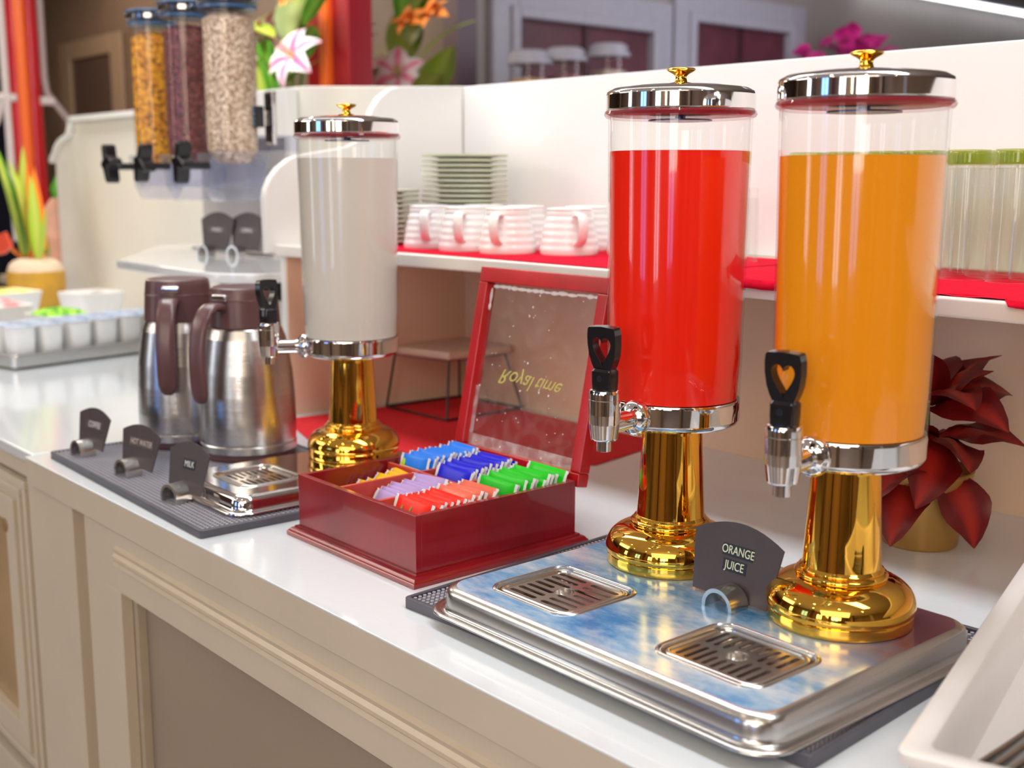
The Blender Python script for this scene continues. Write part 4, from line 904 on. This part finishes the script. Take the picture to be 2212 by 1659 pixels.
# poinsettia in a gold pot
po = thing('potted_poinsettia', 'dark red poinsettia in a matte gold pot under the shelf', 'plant', (-0.851, 1.474, 0.9003))
MB().lathe([(0, 0), (0.049, 0), (0.0505, 0.002), (0.0665, 0.1045), (0.0675, 0.107), (0.0655, 0.108), (0.063, 0.104), (0.061, 0.096), (0, 0.094)], 56).build('pot', mat('matte_gold_pot', (0.50, 0.29, 0.08), 0.34, 0.45, var=0.06, scale=20), po, smooth=40)
random.seed(21)
lm = [leaf(0.118, 0.086, bend=0.9, fold=0.12, n=9, wave=0.08), leaf(0.100, 0.068, bend=0.5, fold=0.16, n=9, wave=0.09), leaf(0.122, 0.088, bend=1.4, fold=0.12, n=9, wave=0.08)]
lmesh = [q.build('bract', poin_m, po, smooth=180) for q in lm]
ls = [(20, 25, 0, 2), (65, 10, 1, 2), (110, 35, 0, 1), (155, 0, 2, 2), (200, 30, 0, 2), (240, -5, 2, 2), (268, 20, 0, 1), (290, 40, 1, 2), (312, -2, 2, 2), (335, 15, 0, 2), (0, 50, 1, 3), (60, 62, 0, 3), (130, 60, 2, 3), (215, 60, 0, 3), (285, 66, 1, 3), (320, 48, 2, 3), (250, 38, 1, 3), (-20, 30, 2, 3), (175, 42, 1, 3), (40, 42, 2, 3), (225, -30, 2, 1), (275, -22, 0, 1), (340, -25, 2, 1)]
zz = {1: 0.104, 2: 0.150, 3: 0.195}
for i, (az, el, k_, lv) in enumerate(ls):
    if i < 3: o = lmesh[i]
    else: o = bpy.data.objects.new('bract', lmesh[k_].data); C.objects.link(o); o.parent = po
    a = math.radians(az+random.uniform(-8, 8)); rr = 0.016 if lv > 1 else 0.045
    orient(o, (rr*math.cos(a), rr*math.sin(a), zz[lv]), a, math.radians(el), random.uniform(-0.5, 0.5), random.uniform(0.85, 1.08))
MB().tube([(0, 0, 0.088), (0.004, 0, 0.13), (0.002, -0.004, 0.20)], 0.004, 8).build('stem', green_leaf, po, smooth=60)
b = MB()
for i in range(14): a = i*2.4; r = 0.003*math.sqrt(i); b.lathe([(0, 0), (0.0022, 0.001), (0.0024, 0.004), (0, 0.006)], 8, c=(r*math.cos(a)*1.4, -0.02+r*math.sin(a)*1.2, 0.196+random.uniform(0, 0.006)))
o = b.build('flower_buds', mat('bud_yellow', (0.75, 0.55, 0.10), 0.4, 0.3), po, smooth=60); o['kind'] = 'stuff'

# ================================================================ white cutlery tray, lower right
ct = thing('cutlery_tray', 'white moulded cutlery tray at the lower right corner', 'tray', (-0.455, 0.772, 0.9003), math.radians(17.0))
Wc, Lc, Hc = 0.30, 0.62, 0.070
def rr_(i, z, r): return rrect(Wc/2, Lc/2, Wc-2*i, Lc-2*i, r, 6, z)
b = MB(); b.loft([rr_(0.020, 0.0, 0.02), rr_(0.016, 0.001, 0.02), rr_(0.006, 0.050, 0.016), rr_(0.004, 0.060, 0.014), rr_(0.0, 0.061, 0.012), rr_(0.0, Hc-0.001, 0.012), rr_(0.001, Hc, 0.012), rr_(0.019, Hc, 0.012), rr_(0.021, Hc-0.002, 0.012), rr_(0.026, 0.03, 0.016), rr_(0.030, 0.012, 0.02), rr_(0.040, 0.009, 0.02)], True, True)
b.build('tray_body', tray_white, ct, smooth=50)
fork_m = mat('cutlery_steel', (0.40, 0.39, 0.38), 0.18, 1.0)
def spoon_proto():
    o = thing('teaspoon', 'x', 'cutlery'); path = []; loops = []
    prof = [(0.0, 0.0060, 0.0), (0.01, 0.0072, 0.0005), (0.06, 0.0052, 0.002), (0.12, 0.0036, 0.004), (0.145, 0.0030, 0.0045), (0.152, 0.0048, 0.004), (0.160, 0.0110, 0.002), (0.172, 0.0150, 0.0), (0.186, 0.0152, -0.0005), (0.198, 0.0105, 0.001), (0.204, 0.0030, 0.003)]
    for (y, w, z) in prof: loops.append([(-w, y, z), (-w*0.5, y, z-(0.0022 if y > 0.155 else -0.0006)), (0, y, z-(0.003 if y > 0.155 else -0.0010)), (w*0.5, y, z-(0.0022 if y > 0.155 else -0.0006)), (w, y, z), (w*0.5, y, z-0.0012-(0.0022 if y > 0.155 else -0.0006)), (0, y, z-0.0012-(0.003 if y > 0.155 else -0.001)), (-w*0.5, y, z-0.0012-(0.0022 if y > 0.155 else -0.0006))])
    MB().loft(loops, True, True).build('blade', fork_m, o, smooth=60); return o
sp0 = spoon_proto(); first = True
M_ct = Matrix.Translation(ct.location) @ Matrix.Rotation(math.radians(17), 4, 'Z')
for i in range(13):
    o = sp0 if first else copy_tree(sp0); first = False
    p = M_ct @ Vector((0.044+i*0.0128, 0.064+0.004*math.sin(i), 0.034+0.0006*i))
    o.location = p; o.rotation_euler = (math.radians(3), math.radians(68), math.radians(7+random.uniform(-1.5, 1.5)))
    tag(o, 'steel spoon lying on edge in the cutlery tray, %s from the left' % ORD[i], 'cutlery', 'spoons in the cutlery tray')

# ================================================================ yoghurt tray on the left counter
yt = thing('steel_tray', 'shallow satin steel tray holding the yoghurt cups and bowls', 'tray', (-3.165, 1.012, 0.9013), math.radians(12.5))
# local: +Y along the row of cups, -X away from the camera side
b = MB(); w, l = 0.42, 0.56
R3 = lambda i, z, r=0.012: rrect(-w/2, l/2, w-2*i, l-2*i, r, 5, z)
b.loft([R3(0.010, 0.004), R3(0.004, 0.006), R3(0.0, 0.008), R3(0.0, 0.0385), R3(0.001, 0.040), R3(0.012, 0.040), R3(0.013, 0.038), R3(0.013, 0.014), R3(0.016, 0.012)], True, True); b.build('tray_body', steel, yt, smooth=30)
b = MB(); b.box(-w+0.02, -0.02, 0.02, l-0.02, 0, 0.0045); b.build('foot', shadow_gap, yt)
Mt = Matrix.Translation(yt.location) @ Matrix.Rotation(math.radians(12.5), 4, 'Z')
def yog_proto():
    o = thing('yoghurt_cup', 'x', 'yoghurt')
    R4 = lambda q, z, r: rrect(0, 0, q, q, r, 5, z)
    MB().loft([R4(0.052, 0.0, 0.012), R4(0.056, 0.004, 0.014), R4(0.062, 0.060, 0.014), R4(0.0635, 0.094, 0.012), R4(0.072, 0.0955, 0.010), R4(0.072, 0.0965, 0.010)], True, True).build('cup', yog_white, o, smooth=50)
    b = MB(); b.loft([R4(0.0715, 0.0966, 0.010), R4(0.0715, 0.0974, 0.010), R4(0.05, 0.0985, 0.012)], True, True); b.build('foil_lid', yog_blue, o, smooth=60); return o
yp = yog_proto(); first = True
for j in range(2):
    for i in range(6):
        o = yp if first else copy_tree(yp); first = False
        p = Mt @ Vector((-0.052-j*0.080, 0.050+i*0.0835+random.uniform(-.003, .003), 0.0125)); o.location = p; o.rotation_euler = (0, 0, math.radians(12.5+random.uniform(-6, 6)))
        tag(o, 'blue-lidded yoghurt cup, %s from the left in the %s row' % (ORD[i], ('near', 'far')[j]), 'yoghurt', 'yoghurt cups on the steel tray')
def bowl(label, loc, r, H, food_m, food_name, heap=0.012, square=True, lift=0.0):
    o = thing('food_bowl', label, 'bowl', loc, math.radians(12))
    q = lambda s_, z, k: rrect(0, 0, s_*2, s_*2, k, 6, z)
    MB().loft([q(r*0.7, 0, 0.02), q(r*0.74, 0.002, 0.02), q(r*0.98, H-0.002, 0.025), q(r, H, 0.025), q(r*0.95, H, 0.022), q(r*0.90, H-0.006, 0.02), q(r*0.7, 0.008, 0.02)], True, True).build('dish', porcelain, o, smooth=50)
    b = MB(); rnd = random.Random(len(label)); n = 20; loops = []
    for k_, (f, h) in enumerate(((0.86, -0.010), (0.80, -0.002), (0.6, heap*0.6), (0.35, heap), (0.1, heap*1.1))):
        loops.append([(x+rnd.uniform(-.003, .003), y+rnd.uniform(-.003, .003), H+h+rnd.uniform(-.003, .003)*(k_ > 0)) for x, y in rrect(0, 0, r*2*f, r*2*f, 0.02*f, 6)])
    b.loft(loops, True, True); f_ = b.build('food', food_m, o, smooth=60); f_['kind'] = 'stuff'; return o
bowl('square white bowl of chopped green herbs behind the yoghurt cups', Mt @ Vector((-0.262, 0.300, 0.0125)), 0.075, 0.095, herb, 'herbs', 0.014)
bowl('square white bowl of pink fruit slices between the yoghurt cups and the yellow fruit', (-3.76, 1.14, 0.9015), 0.10, 0.115, pinkfood, 'fruit', 0.018)
bowl('square white bowl of yellow fruit at the far left behind the pink fruit', (-4.08, 1.28, 0.9015), 0.10, 0.125, yellowfood, 'fruit', 0.006)
bowl('plain white dish right of the yellow fruit bowl', (-3.93, 1.52, 0.9015), 0.085, 0.120, porcelain, 'dish', -0.004)

# ================================================================ cereal dispenser
cd_ = thing('cereal_dispenser', 'triple clear tube cereal dispenser with black turning knobs', 'dispenser', (0, 0, 0))
bxx = [(-3.095, 0.058, corn, 1.775, 'golden corn flakes', 1.79), (-2.890, 0.062, choc, 1.775, 'dark chocolate cereal', 1.80), (-2.672, 0.064, musli, 1.785, 'pale muesli', 1.80)]
b = MB(); b.box(-3.17, -2.70, 1.56, 1.575, 1.2002, 1.50); b.build('stand_back', mat('stand_steel', (0.66, 0.63, 0.60), 0.45, 0.35), cd_, bevel=0.003)
MB().box(-3.17, -2.70, 1.52, 1.575, 1.2002, 1.207).build('stand_base', steel, cd_, bevel=0.002)
for (x, r, m, zt, nm, top) in bxx:
    y = 1.40
    MB().lathe([(r-0.002, 1.445), (r, 1.445), (r, 1.80), (r-0.002, 1.80)], 48, c=(x, y, 0)).build('tube', clear, cd_, smooth=40)
    q = MB().lathe([(0, 1.43), (r*0.62, 1.432), (r-0.006, 1.462), (r-0.004, 1.50), (r-0.004, zt-0.02), (r-0.02, zt-0.008), (0, zt)], 48, c=(x, y, 0)).build('cereal', m, cd_, smooth=60); q['kind'] = 'stuff'; q['label'] = nm
    MB().lathe([(r-0.001, 1.796), (r+0.006, 1.797), (r+0.007, 1.801), (r+0.003, 1.804), (r+0.004, 1.816), (r+0.010, 1.818), (r+0.010, 1.822), (r+0.002, 1.826), (r*0.6, 1.828), (0, 1.828)], 48, c=(x, y, 0)).build('tube_lid', pale_acrylic, cd_, smooth=40)
    MB().lathe([(r+0.002, 1.803), (r+0.0075, 1.804), (r+0.0075, 1.814), (r+0.002, 1.815)], 48, c=(x, y, 0)).build('lid_band', chrome, cd_, smooth=40)
    MB().lathe([(r+0.0015, 1.788), (r+0.004, 1.789), (r+0.004, 1.795), (r+0.0015, 1.796)], 48, c=(x, y, 0)).build('lid_band', mat('navy_band', (0.05, 0.12, 0.25), 0.25), cd_, smooth=40)
    MB().lathe([(r+0.008, 1.8195), (r+0.0115, 1.8200), (r+0.0115, 1.8235), (r+0.004, 1.8265)], 48, c=(x, y, 0)).build('lid_band', MATS['navy_band'], cd_, smooth=40)
    # clear hopper housing below the tube
    b = MB(); hq = lambda sx, sy, z, dy=0: rrect(x, y+dy, sx, sy, 0.012, 4, z)
    b.loft([hq(r*2.05, r*2.05, 1.455), hq(r*2.0, r*2.0, 1.430), hq(r*1.75, r*1.8, 1.405), hq(r*1.8, r*1.7, 1.375), hq(r*1.5, r*1.4, 1.345), hq(r*1.3, r*1.2, 1.340)]); b.build('hopper', pale_acrylic, cd_, smooth=40)
    b = MB(); b.lathe([(0, -0.075), (0.034, -0.075), (0.036, -0.06), (0.036, 0.05), (0, 0.05)], 24, M=Matrix.Translation((x, y, 1.408)) @ Matrix.Rotation(PI/2, 4, 'X')); b.build('paddle_drum', pale_acrylic, cd_, smooth=40)
    # black cross-shaped knob
    b = MB(); kn = [(-0.010, 0.012), (-0.012, 0.045), (-0.004, 0.052), (0.006, 0.046), (0.008, 0.018), (0.030, 0.012), (0.040, 0.004), (0.036, -0.006), (0.012, -0.010), (0.014, -0.042), (0.006, -0.052), (-0.004, -0.044), (-0.014, -0.014), (-0.026, -0.002), (-0.022, 0.008)]
    a = {0: 0.1, 1: -0.5, 2: -0.3}[bxx.index((x, r, m, zt, nm, top))]
    kn = [(p*math.cos(a)-q_*math.sin(a), p*math.sin(a)+q_*math.cos(a)) for p, q_ in kn]
    b.prism([(x+p-0.01, 1.432+q_) for p, q_ in kn], y-0.145, y-0.110, ax='y'); kk = b.build('turning_knob', black_plastic, cd_, bevel=0.004)
    MB().lathe([(0, 0), (0.009, 0), (0.009, 0.055), (0, 0.055)], 16, M=Matrix.Translation((x-0.005, y-0.062, 1.425)) @ Matrix.Rotation(PI/2, 4, 'X')).build('knob_axle', black_plastic, kk, smooth=40)
MB().box(-3.13, -2.64, 1.472, 1.56, 1.46, 1.50).build('holder_bracket', pale_acrylic, cd_, bevel=0.003)
b = MB(); b.box(-2.622, -2.584, 1.462, 1.472, 1.475, 1.600); hb_ = b.build('holder_frame', chrome, cd_, bevel=0.002)
for za in (1.480, 1.555): MB().box(-2.618, -2.596, 1.459, 1.4615, za, za+0.04).build('holder_slot', black_plastic, hb_)
b = MB(); b.box(-2.632, -2.604, 1.428, 1.450, 1.515, 1.565); lt_ = b.build('latch', black_plastic, cd_, bevel=0.002)
for k in range(4): MB().lathe([(0, 0), (0.0045, 0), (0.004, 0.002), (0, 0.002)], 12, M=Matrix.Translation((-2.616, 1.428, 1.523+k*0.0115)) @ Matrix.Rotation(PI/2, 4, 'X')).build('latch_dial', mat('latch_blue', (0.10, 0.22, 0.35), 0.3), lt_)

# ================================================================ wooden pot with heliconias, far left
wp = thing('heliconia_pot', 'golden carved pot with green stems and orange heliconia at the far left', 'plant', (-4.385, 1.50, 0.9015))
MB().lathe([(0, 0), (0.07, 0), (0.09, 0.05), (0.100, 0.11), (0.099, 0.155), (0.096, 0.165)], 48).build('pot', mat('amber_husk', (0.60, 0.32, 0.03), 0.4, var=0.2, scale=9), wp, smooth=60)
MB().lathe([(0.096, 0.165), (0.090, 0.185), (0.075, 0.200), (0.055, 0.207), (0.0, 0.207)], 48).build('pale_top', mat('pale_husk', (0.80, 0.62, 0.45), 0.6, var=0.1), wp, smooth=60)
gl = [leaf(0.42, 0.075, bend=0.25, fold=0.3, n=10), leaf(0.34, 0.06, bend=-0.2, fold=0.3, n=10)]
defs = [(lime_leaf, 'stem_leaf', 0, -0.19, 0.0, 200, 82, 1.15), (lime_leaf, 'stem_leaf', 1, -0.13, 0.0, 180, 84, 1.2), (green_leaf, 'stem_leaf', 0, -0.06, -0.02, 215, 86, 1.0), (lime_leaf, 'stem_leaf', 0, -0.01, 0, 190, 80, 0.9), (heli_m, 'heliconia_flower', 1, 0.03, 0.0, 200, 78, 1.05), (heli_m, 'heliconia_flower', 1, 0.0, 0.03, 180, 72, 1.0), (lime_leaf, 'stem_leaf', 1, 0.05, 0, 350, 80, 0.9), (lime_leaf, 'stem_leaf', 1, 0.09, 0, 10, 66, 0.6), (heli_m, 'heliconia_flower', 1, -0.22, 0, 190, 20, 0.8), (olive_leaf, 'stem_leaf', 0, 0.0, 0.05, 200, 70, 0.9)]
for (m, nm, k_, dx, dy, az, el, s_) in defs:
    o = gl[k_].build(nm, m, wp, smooth=180); orient(o, (dx*0.7, dy, 0.20), math.radians(az), math.radians(el), 0.4, s_)
rf = MB().prism([(-0.32, 0.27), (-0.12, 0.30), (-0.06, 0.25), (-0.14, 0.22), (-0.32, 0.20)], -0.06, -0.05, ax='y').build('red_spathe', mat('red_spathe', (0.90, 0.10, 0.05), 0.4), wp, bevel=0.01)
cn = thing('carrot_sculpture', 'blurred peach coloured gourd with green tip beside the ivory board', 'ornament', (-4.86, 1.78, 0.9015))
MB().lathe([(0, 0), (0.06, 0), (0.09, 0.10), (0.095, 0.26), (0.075, 0.36), (0.04, 0.41), (0, 0.42)], 32).build('gourd', mat('peach_gourd', (0.62, 0.32, 0.22), 0.5, var=0.15, scale=12), cn, smooth=60)
MB().lathe([(0, 0.415), (0.03, 0.41), (0.038, 0.45), (0.015, 0.50), (0, 0.50)], 16).build('green_tip', green_leaf, cn, smooth=60)

# ================================================================ behind the counter: console, bouquets, posts, jars
co = thing('back_console', 'low cream console behind the backboards carrying the flower vases', 'table', (0, 0, 0))
MB().box(-6.4, -3.1, 2.0, 3.15, 0.86, 0.90).build('console_top', cream, co); MB().box(-6.3, -3.2, 2.1, 3.1, 0.0, 0.86).build('console_body', cream, co)
def lily(par, m, loc, az, el, s_, nm='lily_flower'):
    b = MB(); b.uv = []
    for k_ in range(6):
        q = leaf(0.120, 0.080 if k_ % 2 else 0.058, bend=1.9, fold=0.10, n=8, wave=0.07); M = Matrix.Rotation(k_*PI/3, 4, 'Z') @ Matrix.Rotation(math.radians(-52), 4, 'Y')
        n = len(b.v); b.v += [tuple(M @ Vector(p)) for p in q.v]; b.f += [tuple(i+n for i in f) for f in q.f]; b.m += q.m; b.uv += q.uv
    o = b.build(nm, m, par, smooth=180, fixn=False); o.matrix_local = Matrix.Translation(loc) @ Matrix.Rotation(az, 4, 'Z') @ Matrix.Rotation(PI/2-el, 4, 'Y') @ Matrix.Scale(s_, 4)
    st = MB(); 
    for k_ in range(5): a = k_*1.26; st.tube([(0, 0, 0.0), (0.018*math.cos(a), 0.018*math.sin(a), 0.07)], 0.0016, 6)
    s2 = st.build('stamens', lime_leaf, o, smooth=60); s2['kind'] = 'stuff'
    return o
def bouquet(label, loc, H, lilies, leaves, oranges, lm_, seed, far=False):
    o = thing('flower_vase', label, 'flowers', loc); rnd = random.Random(seed)
    MB().lathe([(0, 0), (0.07, 0), (0.085, 0.05), (0.06, 0.30), (0.075, H*0.62), (0.07, H*0.62), (0.055, 0.30), (0, 0.28)], 32).build('vase', porcelain, o, smooth=60)
    for (x, y, z, az, el, s_) in lilies: lily(o, lm_, (x, y, z), math.radians(az), math.radians(el), s_)
    pr_ = [leaf(0.30, 0.085, bend=0.6, fold=0.25, n=9), leaf(0.22, 0.12, bend=0.4, fold=0.2, n=9)]
    for (x, y, z, az, el, s_, k_, m) in leaves:
        q = pr_[k_].build('leaf', m, o, smooth=180); orient(q, (x, y, z), math.radians(az), math.radians(el), rnd.uniform(-0.6, 0.6), s_)
    for (x, y, z, s_) in oranges:
        b = MB(); b.uv = []
        for k_ in range(9):
            q = leaf(0.05, 0.035, bend=1.2, fold=0.2, n=5); M = Matrix.Rotation(k_*2.4, 4, 'Z') @ Matrix.Rotation(math.radians(-(20+k_*7)), 4, 'Y')
            n = len(b.v); b.v += [tuple(M @ Vector(p)) for p in q.v]; b.f += [tuple(i+n for i in f) for f in q.f]; b.m += q.m; b.uv += q.uv
        q = b.build('orange_flower', orange_petal, o, smooth=180, fixn=False); q.matrix_local = Matrix.Translation((x, y, z)) @ Matrix.Rotation(PI/4, 4, 'X') @ Matrix.Scale(s_, 4)
    for k_ in range(5):
        a = k_*1.3; MB().tube([(0.02*math.cos(a), 0.02*math.sin(a), 0.3), (0.04*math.cos(a), 0.04*math.sin(a), H*0.7), (0.09*math.cos(a), 0.09*math.sin(a), H*0.98)], 0.006, 8).build('stem', green_leaf, o, smooth=60)
    return o
# first bouquet : right behind the cereal tubes
V1 = (-3.98, 2.30, 0.9003)
def P1(x, z, dy=0): return (x-V1[0], dy, z-V1[2])
bouquet('tall vase with pink and white lilies behind the corner backboard', V1, 1.0,
        [(*P1(-3.812, 1.812, -0.05), -78, 28, 1.2), (*P1(-4.085, 1.93, 0.0), 200, 30, 0.8), (*P1(-4.16, 1.80, 0.0), 230, 10, 0.7)],
        [(*P1(-4.05, 1.70, 0), 190, 80, 1.0, 0, green_leaf), (*P1(-4.10, 1.66, -.03), 160, 84, 1.0, 0, lime_leaf), (*P1(-3.98, 1.72, 0), 20, 40, 0.9, 1, green_leaf), (*P1(-4.0, 1.90, -.02), 210, 30, 0.9, 1, lime_leaf), (*P1(-3.95, 1.85, 0.02), 60, 70, 1.1, 1, green_leaf), (*P1(-3.9, 1.66, 0.0), 330, 10, 0.7, 1, olive_leaf), (*P1(-3.99, 1.88, 0.04), 120, 80, 1.2, 1, olive_leaf), (*P1(-4.02, 1.78, 0.05), 100, 60, 1.2, 1, green_leaf), (*P1(-3.88, 1.93, 0.03), 30, 60, 0.9, 0, green_leaf), (*P1(-3.92, 1.70, -0.04), 280, 60, 0.8, 1, olive_leaf)],
        [(*P1(-3.855, 2.035, -0.02), 1.3), (*P1(-3.94, 2.03, 0), 0.9)], lily_m, 1)
bq = [o for o in bpy.data.objects if o.name == 'flower_vase'][0]
MB().tube([(0.02, 0, 0.5), (0.12, -0.18, 0.80), (0.22, -0.42, 0.90), (0.28, -0.60, 0.86), (0.29, -0.64, 0.74)], 0.005, 8).build('stem', green_leaf, bq, smooth=60)
q0 = leaf(0.085, 0.040, bend=0.5, fold=0.3, n=6)
for (z, el) in ((0.775, 60), (0.735, 20), (0.685, 0), (0.645, -15), (0.62, 10)):
    q = q0.build('orange_bract', orange_petal, bq, smooth=180); orient(q, (0.31, -0.62, z), math.radians(245), math.radians(el), 0.3, 1.0)
V2 = (-4.10, 2.90, 0.9003)  # bouquet added in place of a mirror reflection of the lilies
def P2(x, z, dy=0): return (x-V2[0], dy, z-V2[2])
bouquet('shadowed vase of dusky lilies between the red post and the grey wall', V2, 1.0,
        [(*P2(-4.03, 1.80, -0.05), -40, 15, 1.15), (*P2(-4.33, 1.95, 0), 220, 30, 0.95), (*P2(-4.16, 1.86, -0.02), -90, 60, 0.8), (*P2(-4.24, 1.80, 0), 200, 0, 0.6)],
        [(*P2(-4.15, 1.85, 0.05), 100, 80, 1.4, 1, olive_leaf), (*P2(-4.08, 1.92, 0.05), 60, 80, 1.3, 1, olive_leaf), (*P2(-3.98, 1.70, 0), 0, 35, 1.0, 1, olive_leaf), (*P2(-3.95, 1.70, 0.03), 10, 60, 1.2, 1, olive_leaf), (*P2(-4.0, 1.86, 0.03), 20, 45, 1.0, 0, lime_leaf), (*P2(-4.2, 1.75, 0.02), 200, 60, 1.2, 1, olive_leaf), (*P2(-4.12, 1.98, 0.04), 150, 85, 1.0, 0, green_leaf), (*P2(-4.05, 2.02, 0.04), 30, 70, 1.1, 1, olive_leaf), (*P2(-4.28, 1.78, 0.02), 240, 30, 0.9, 1, olive_leaf), (*P2(-4.1, 1.66, 0.0), 300, 30, 0.9, 1, olive_leaf)],
        [(*P2(-3.985, 2.00, -0.03), 1.6), (*P2(-3.86, 2.02, 0), 1.7), (*P2(-4.02, 1.72, -.06), 0.8)], lily_dim, 2)
red_lac = mat('red_lacquer', (0.62, 0.012, 0.02), 0.25, var=0.15, scale=3, coat=0.3)
lac_highlight = mat('orange_lacquer_edge', (1.0, 0.16, 0.015), 0.3)  # gloss highlight of the red posts put into an orange stripe
rp = thing('red_post', 'red lacquered square post with an orange edge between the two bouquets', 'post', (-3.975, 2.55, 0.0))
MB().box(-0.15, -0.045, -0.06, 0.06, 0.90, 3.0).build('post_board', red_lac, rp, bevel=0.006)
MB().box(-0.045, 0.012, -0.075, 0.06, 0.90, 3.0).build('post_edge', lac_highlight, rp, bevel=0.01)
MB().box(0.012, 0.125, -0.05, 0.06, 0.90, 3.0).build('post_board', mat('dark_red_lacquer', (0.30, 0.008, 0.015), 0.3), rp, bevel=0.006)
rp2 = thing('red_post', 'red post at the far left with white cables tied along it', 'post', (-5.83, 2.0, 0.9003))
MB().lathe([(0, 0), (0.075, 0), (0.072, 2.09), (0, 2.09)], 32, c=(0, 0, 0)).build('post_pole', red_lac, rp2, smooth=40)
MB().tube([(0.060, -0.026, 0), (0.060, -0.026, 2.09)], 0.026, 12).build('post_edge', lac_highlight, rp2, smooth=60)
cab_m = mat('white_cable', (0.72, 0.66, 0.66), 0.4)
MB().tube([(0.015, -0.092, 2.09), (0.02, -0.092, 0.95), (0.025, -0.092, 0.45), (0.03, -0.092, 0.2)], 0.018, 10).build('cable', cab_m, rp2, smooth=60)
MB().tube([(0.05, 0.075, 2.09), (0.05, 0.075, 0.95), (0.06, 0.08, 0.88), (0.10, 0.22, 0.68), (0.12, 0.36, 0.56)], 0.016, 10).build('cable', mat('grey_cable', (0.38, 0.30, 0.30), 0.4), rp2, smooth=60)
MB().tube([(0.0, -0.11, 0.84), (-0.01, -0.13, 0.76), (-0.03, -0.20, 0.62), (-0.05, -0.30, 0.52)], 0.018, 10).build('cable', cab_m, rp2, smooth=60)
MB().tube([(0.0, -0.13, 0.855), (0.04, -0.05, 0.855)], 0.02, 10).build('tie_clip', cab_m, rp2, smooth=60)
MB().tube([(0.065, 0.045, 0.845), (0.065, 0.105, 0.845)], 0.02, 10).build('tie_clip', cab_m, rp2, smooth=60)
# jars modelled in place of their mirror reflection, on a hall table
ht = thing('hall_table', 'table against the grey wall carrying tall storage jars', 'table', (0, 0, 0))
MB().box(-4.28, -3.7, 3.3, 6.6, 1.02, 1.06).build('table_top', frame_grey, ht)
for (x, y) in ((-4.22, 3.36), (-3.76, 3.36), (-4.22, 6.54), (-3.76, 6.54)): MB().box(x-0.03, x+0.03, y-0.03, y+0.03, 0, 1.02).build('leg', frame_grey, ht)
for (y, top, m, lab) in ((3.45, 1.925, mat('tan_grain', (0.50, 0.30, 0.16), 0.7, var=0.2), 'shortest storage jar with tan cereal, nearest the bouquet'), (3.655, 1.950, mat('plum_grain', (0.30, 0.12, 0.12), 0.7, var=0.3), 'middle storage jar with plum red cereal'), (3.92, 1.985, mat('beige_grain', (0.50, 0.42, 0.36), 0.7, var=0.2), 'tallest storage jar with beige cereal')):
    j = thing('storage_jar', lab, 'jar', (-3.92, y, 1.0603), 0, 'storage jars on the hall table'); H = top-1.0603; r = 0.085
    MB().lathe([(0, 0), (r, 0), (r, H-0.06), (r-0.003, H-0.06)], 32).build('jar_wall', clear, j, smooth=40)
    MB().lathe([(0, 0.003), (r-0.005, 0.003), (r-0.005, H-0.12), (0, H-0.11)], 32).build('cereal', m, j, smooth=40)
    MB().lathe([(0, H-0.06), (r+0.012, H-0.058), (r+0.012, H-0.04), (r, H-0.035), (r, H-0.012), (r-0.02, H), (0, H)], 32).build('lid', frame_grey, j, smooth=40)
mf = thing('magenta_plant', 'blurred magenta flower cluster against the grey wall', 'plant', (-4.0, 5.86, 1.0603))
MB().lathe([(0, 0), (0.10, 0), (0.14, 0.35), (0, 0.35)], 24).build('pot', frame_grey, mf, smooth=60)
MB().tube([(0, 0, 0.33), (0, 0, 0.95)], 0.02, 8).build('stem', olive_leaf, mf, smooth=60)
random.seed(8); q0 = leaf(0.16, 0.12, bend=1.0, fold=0.2, n=6)
pm = None
for i in range(34):
    a = random.uniform(0, 2*PI); rr = random.uniform(0, 0.20); hgt = 0.98+random.uniform(-0.12, 0.10)-rr*0.35+0.06
    if pm is None: o = q0.build('petal', magenta_petal, mf, smooth=180); pm = o.data
    else: o = bpy.data.objects.new('petal', pm); C.objects.link(o); o.parent = mf
    orient(o, (rr*math.cos(a)*0.8, rr*math.sin(a)*1.3, hgt), a, random.uniform(-0.2, 1.2), random.uniform(-1, 1), random.uniform(0.7, 1.15))
# small screw cap on the hall wall
sc = thing('wall_button', 'small pale round button on the grey wall left of the window', 'fitting', (-4.349, 3.66, 2.05))
MB().lathe([(0, 0), (0.022, 0), (0.020, 0.008), (0, 0.010)], 24, M=Matrix.Rotation(PI/2, 4, 'Y')).build('cap', mat('pale_cap', (0.75, 0.68, 0.66), 0.3), sc, smooth=60)
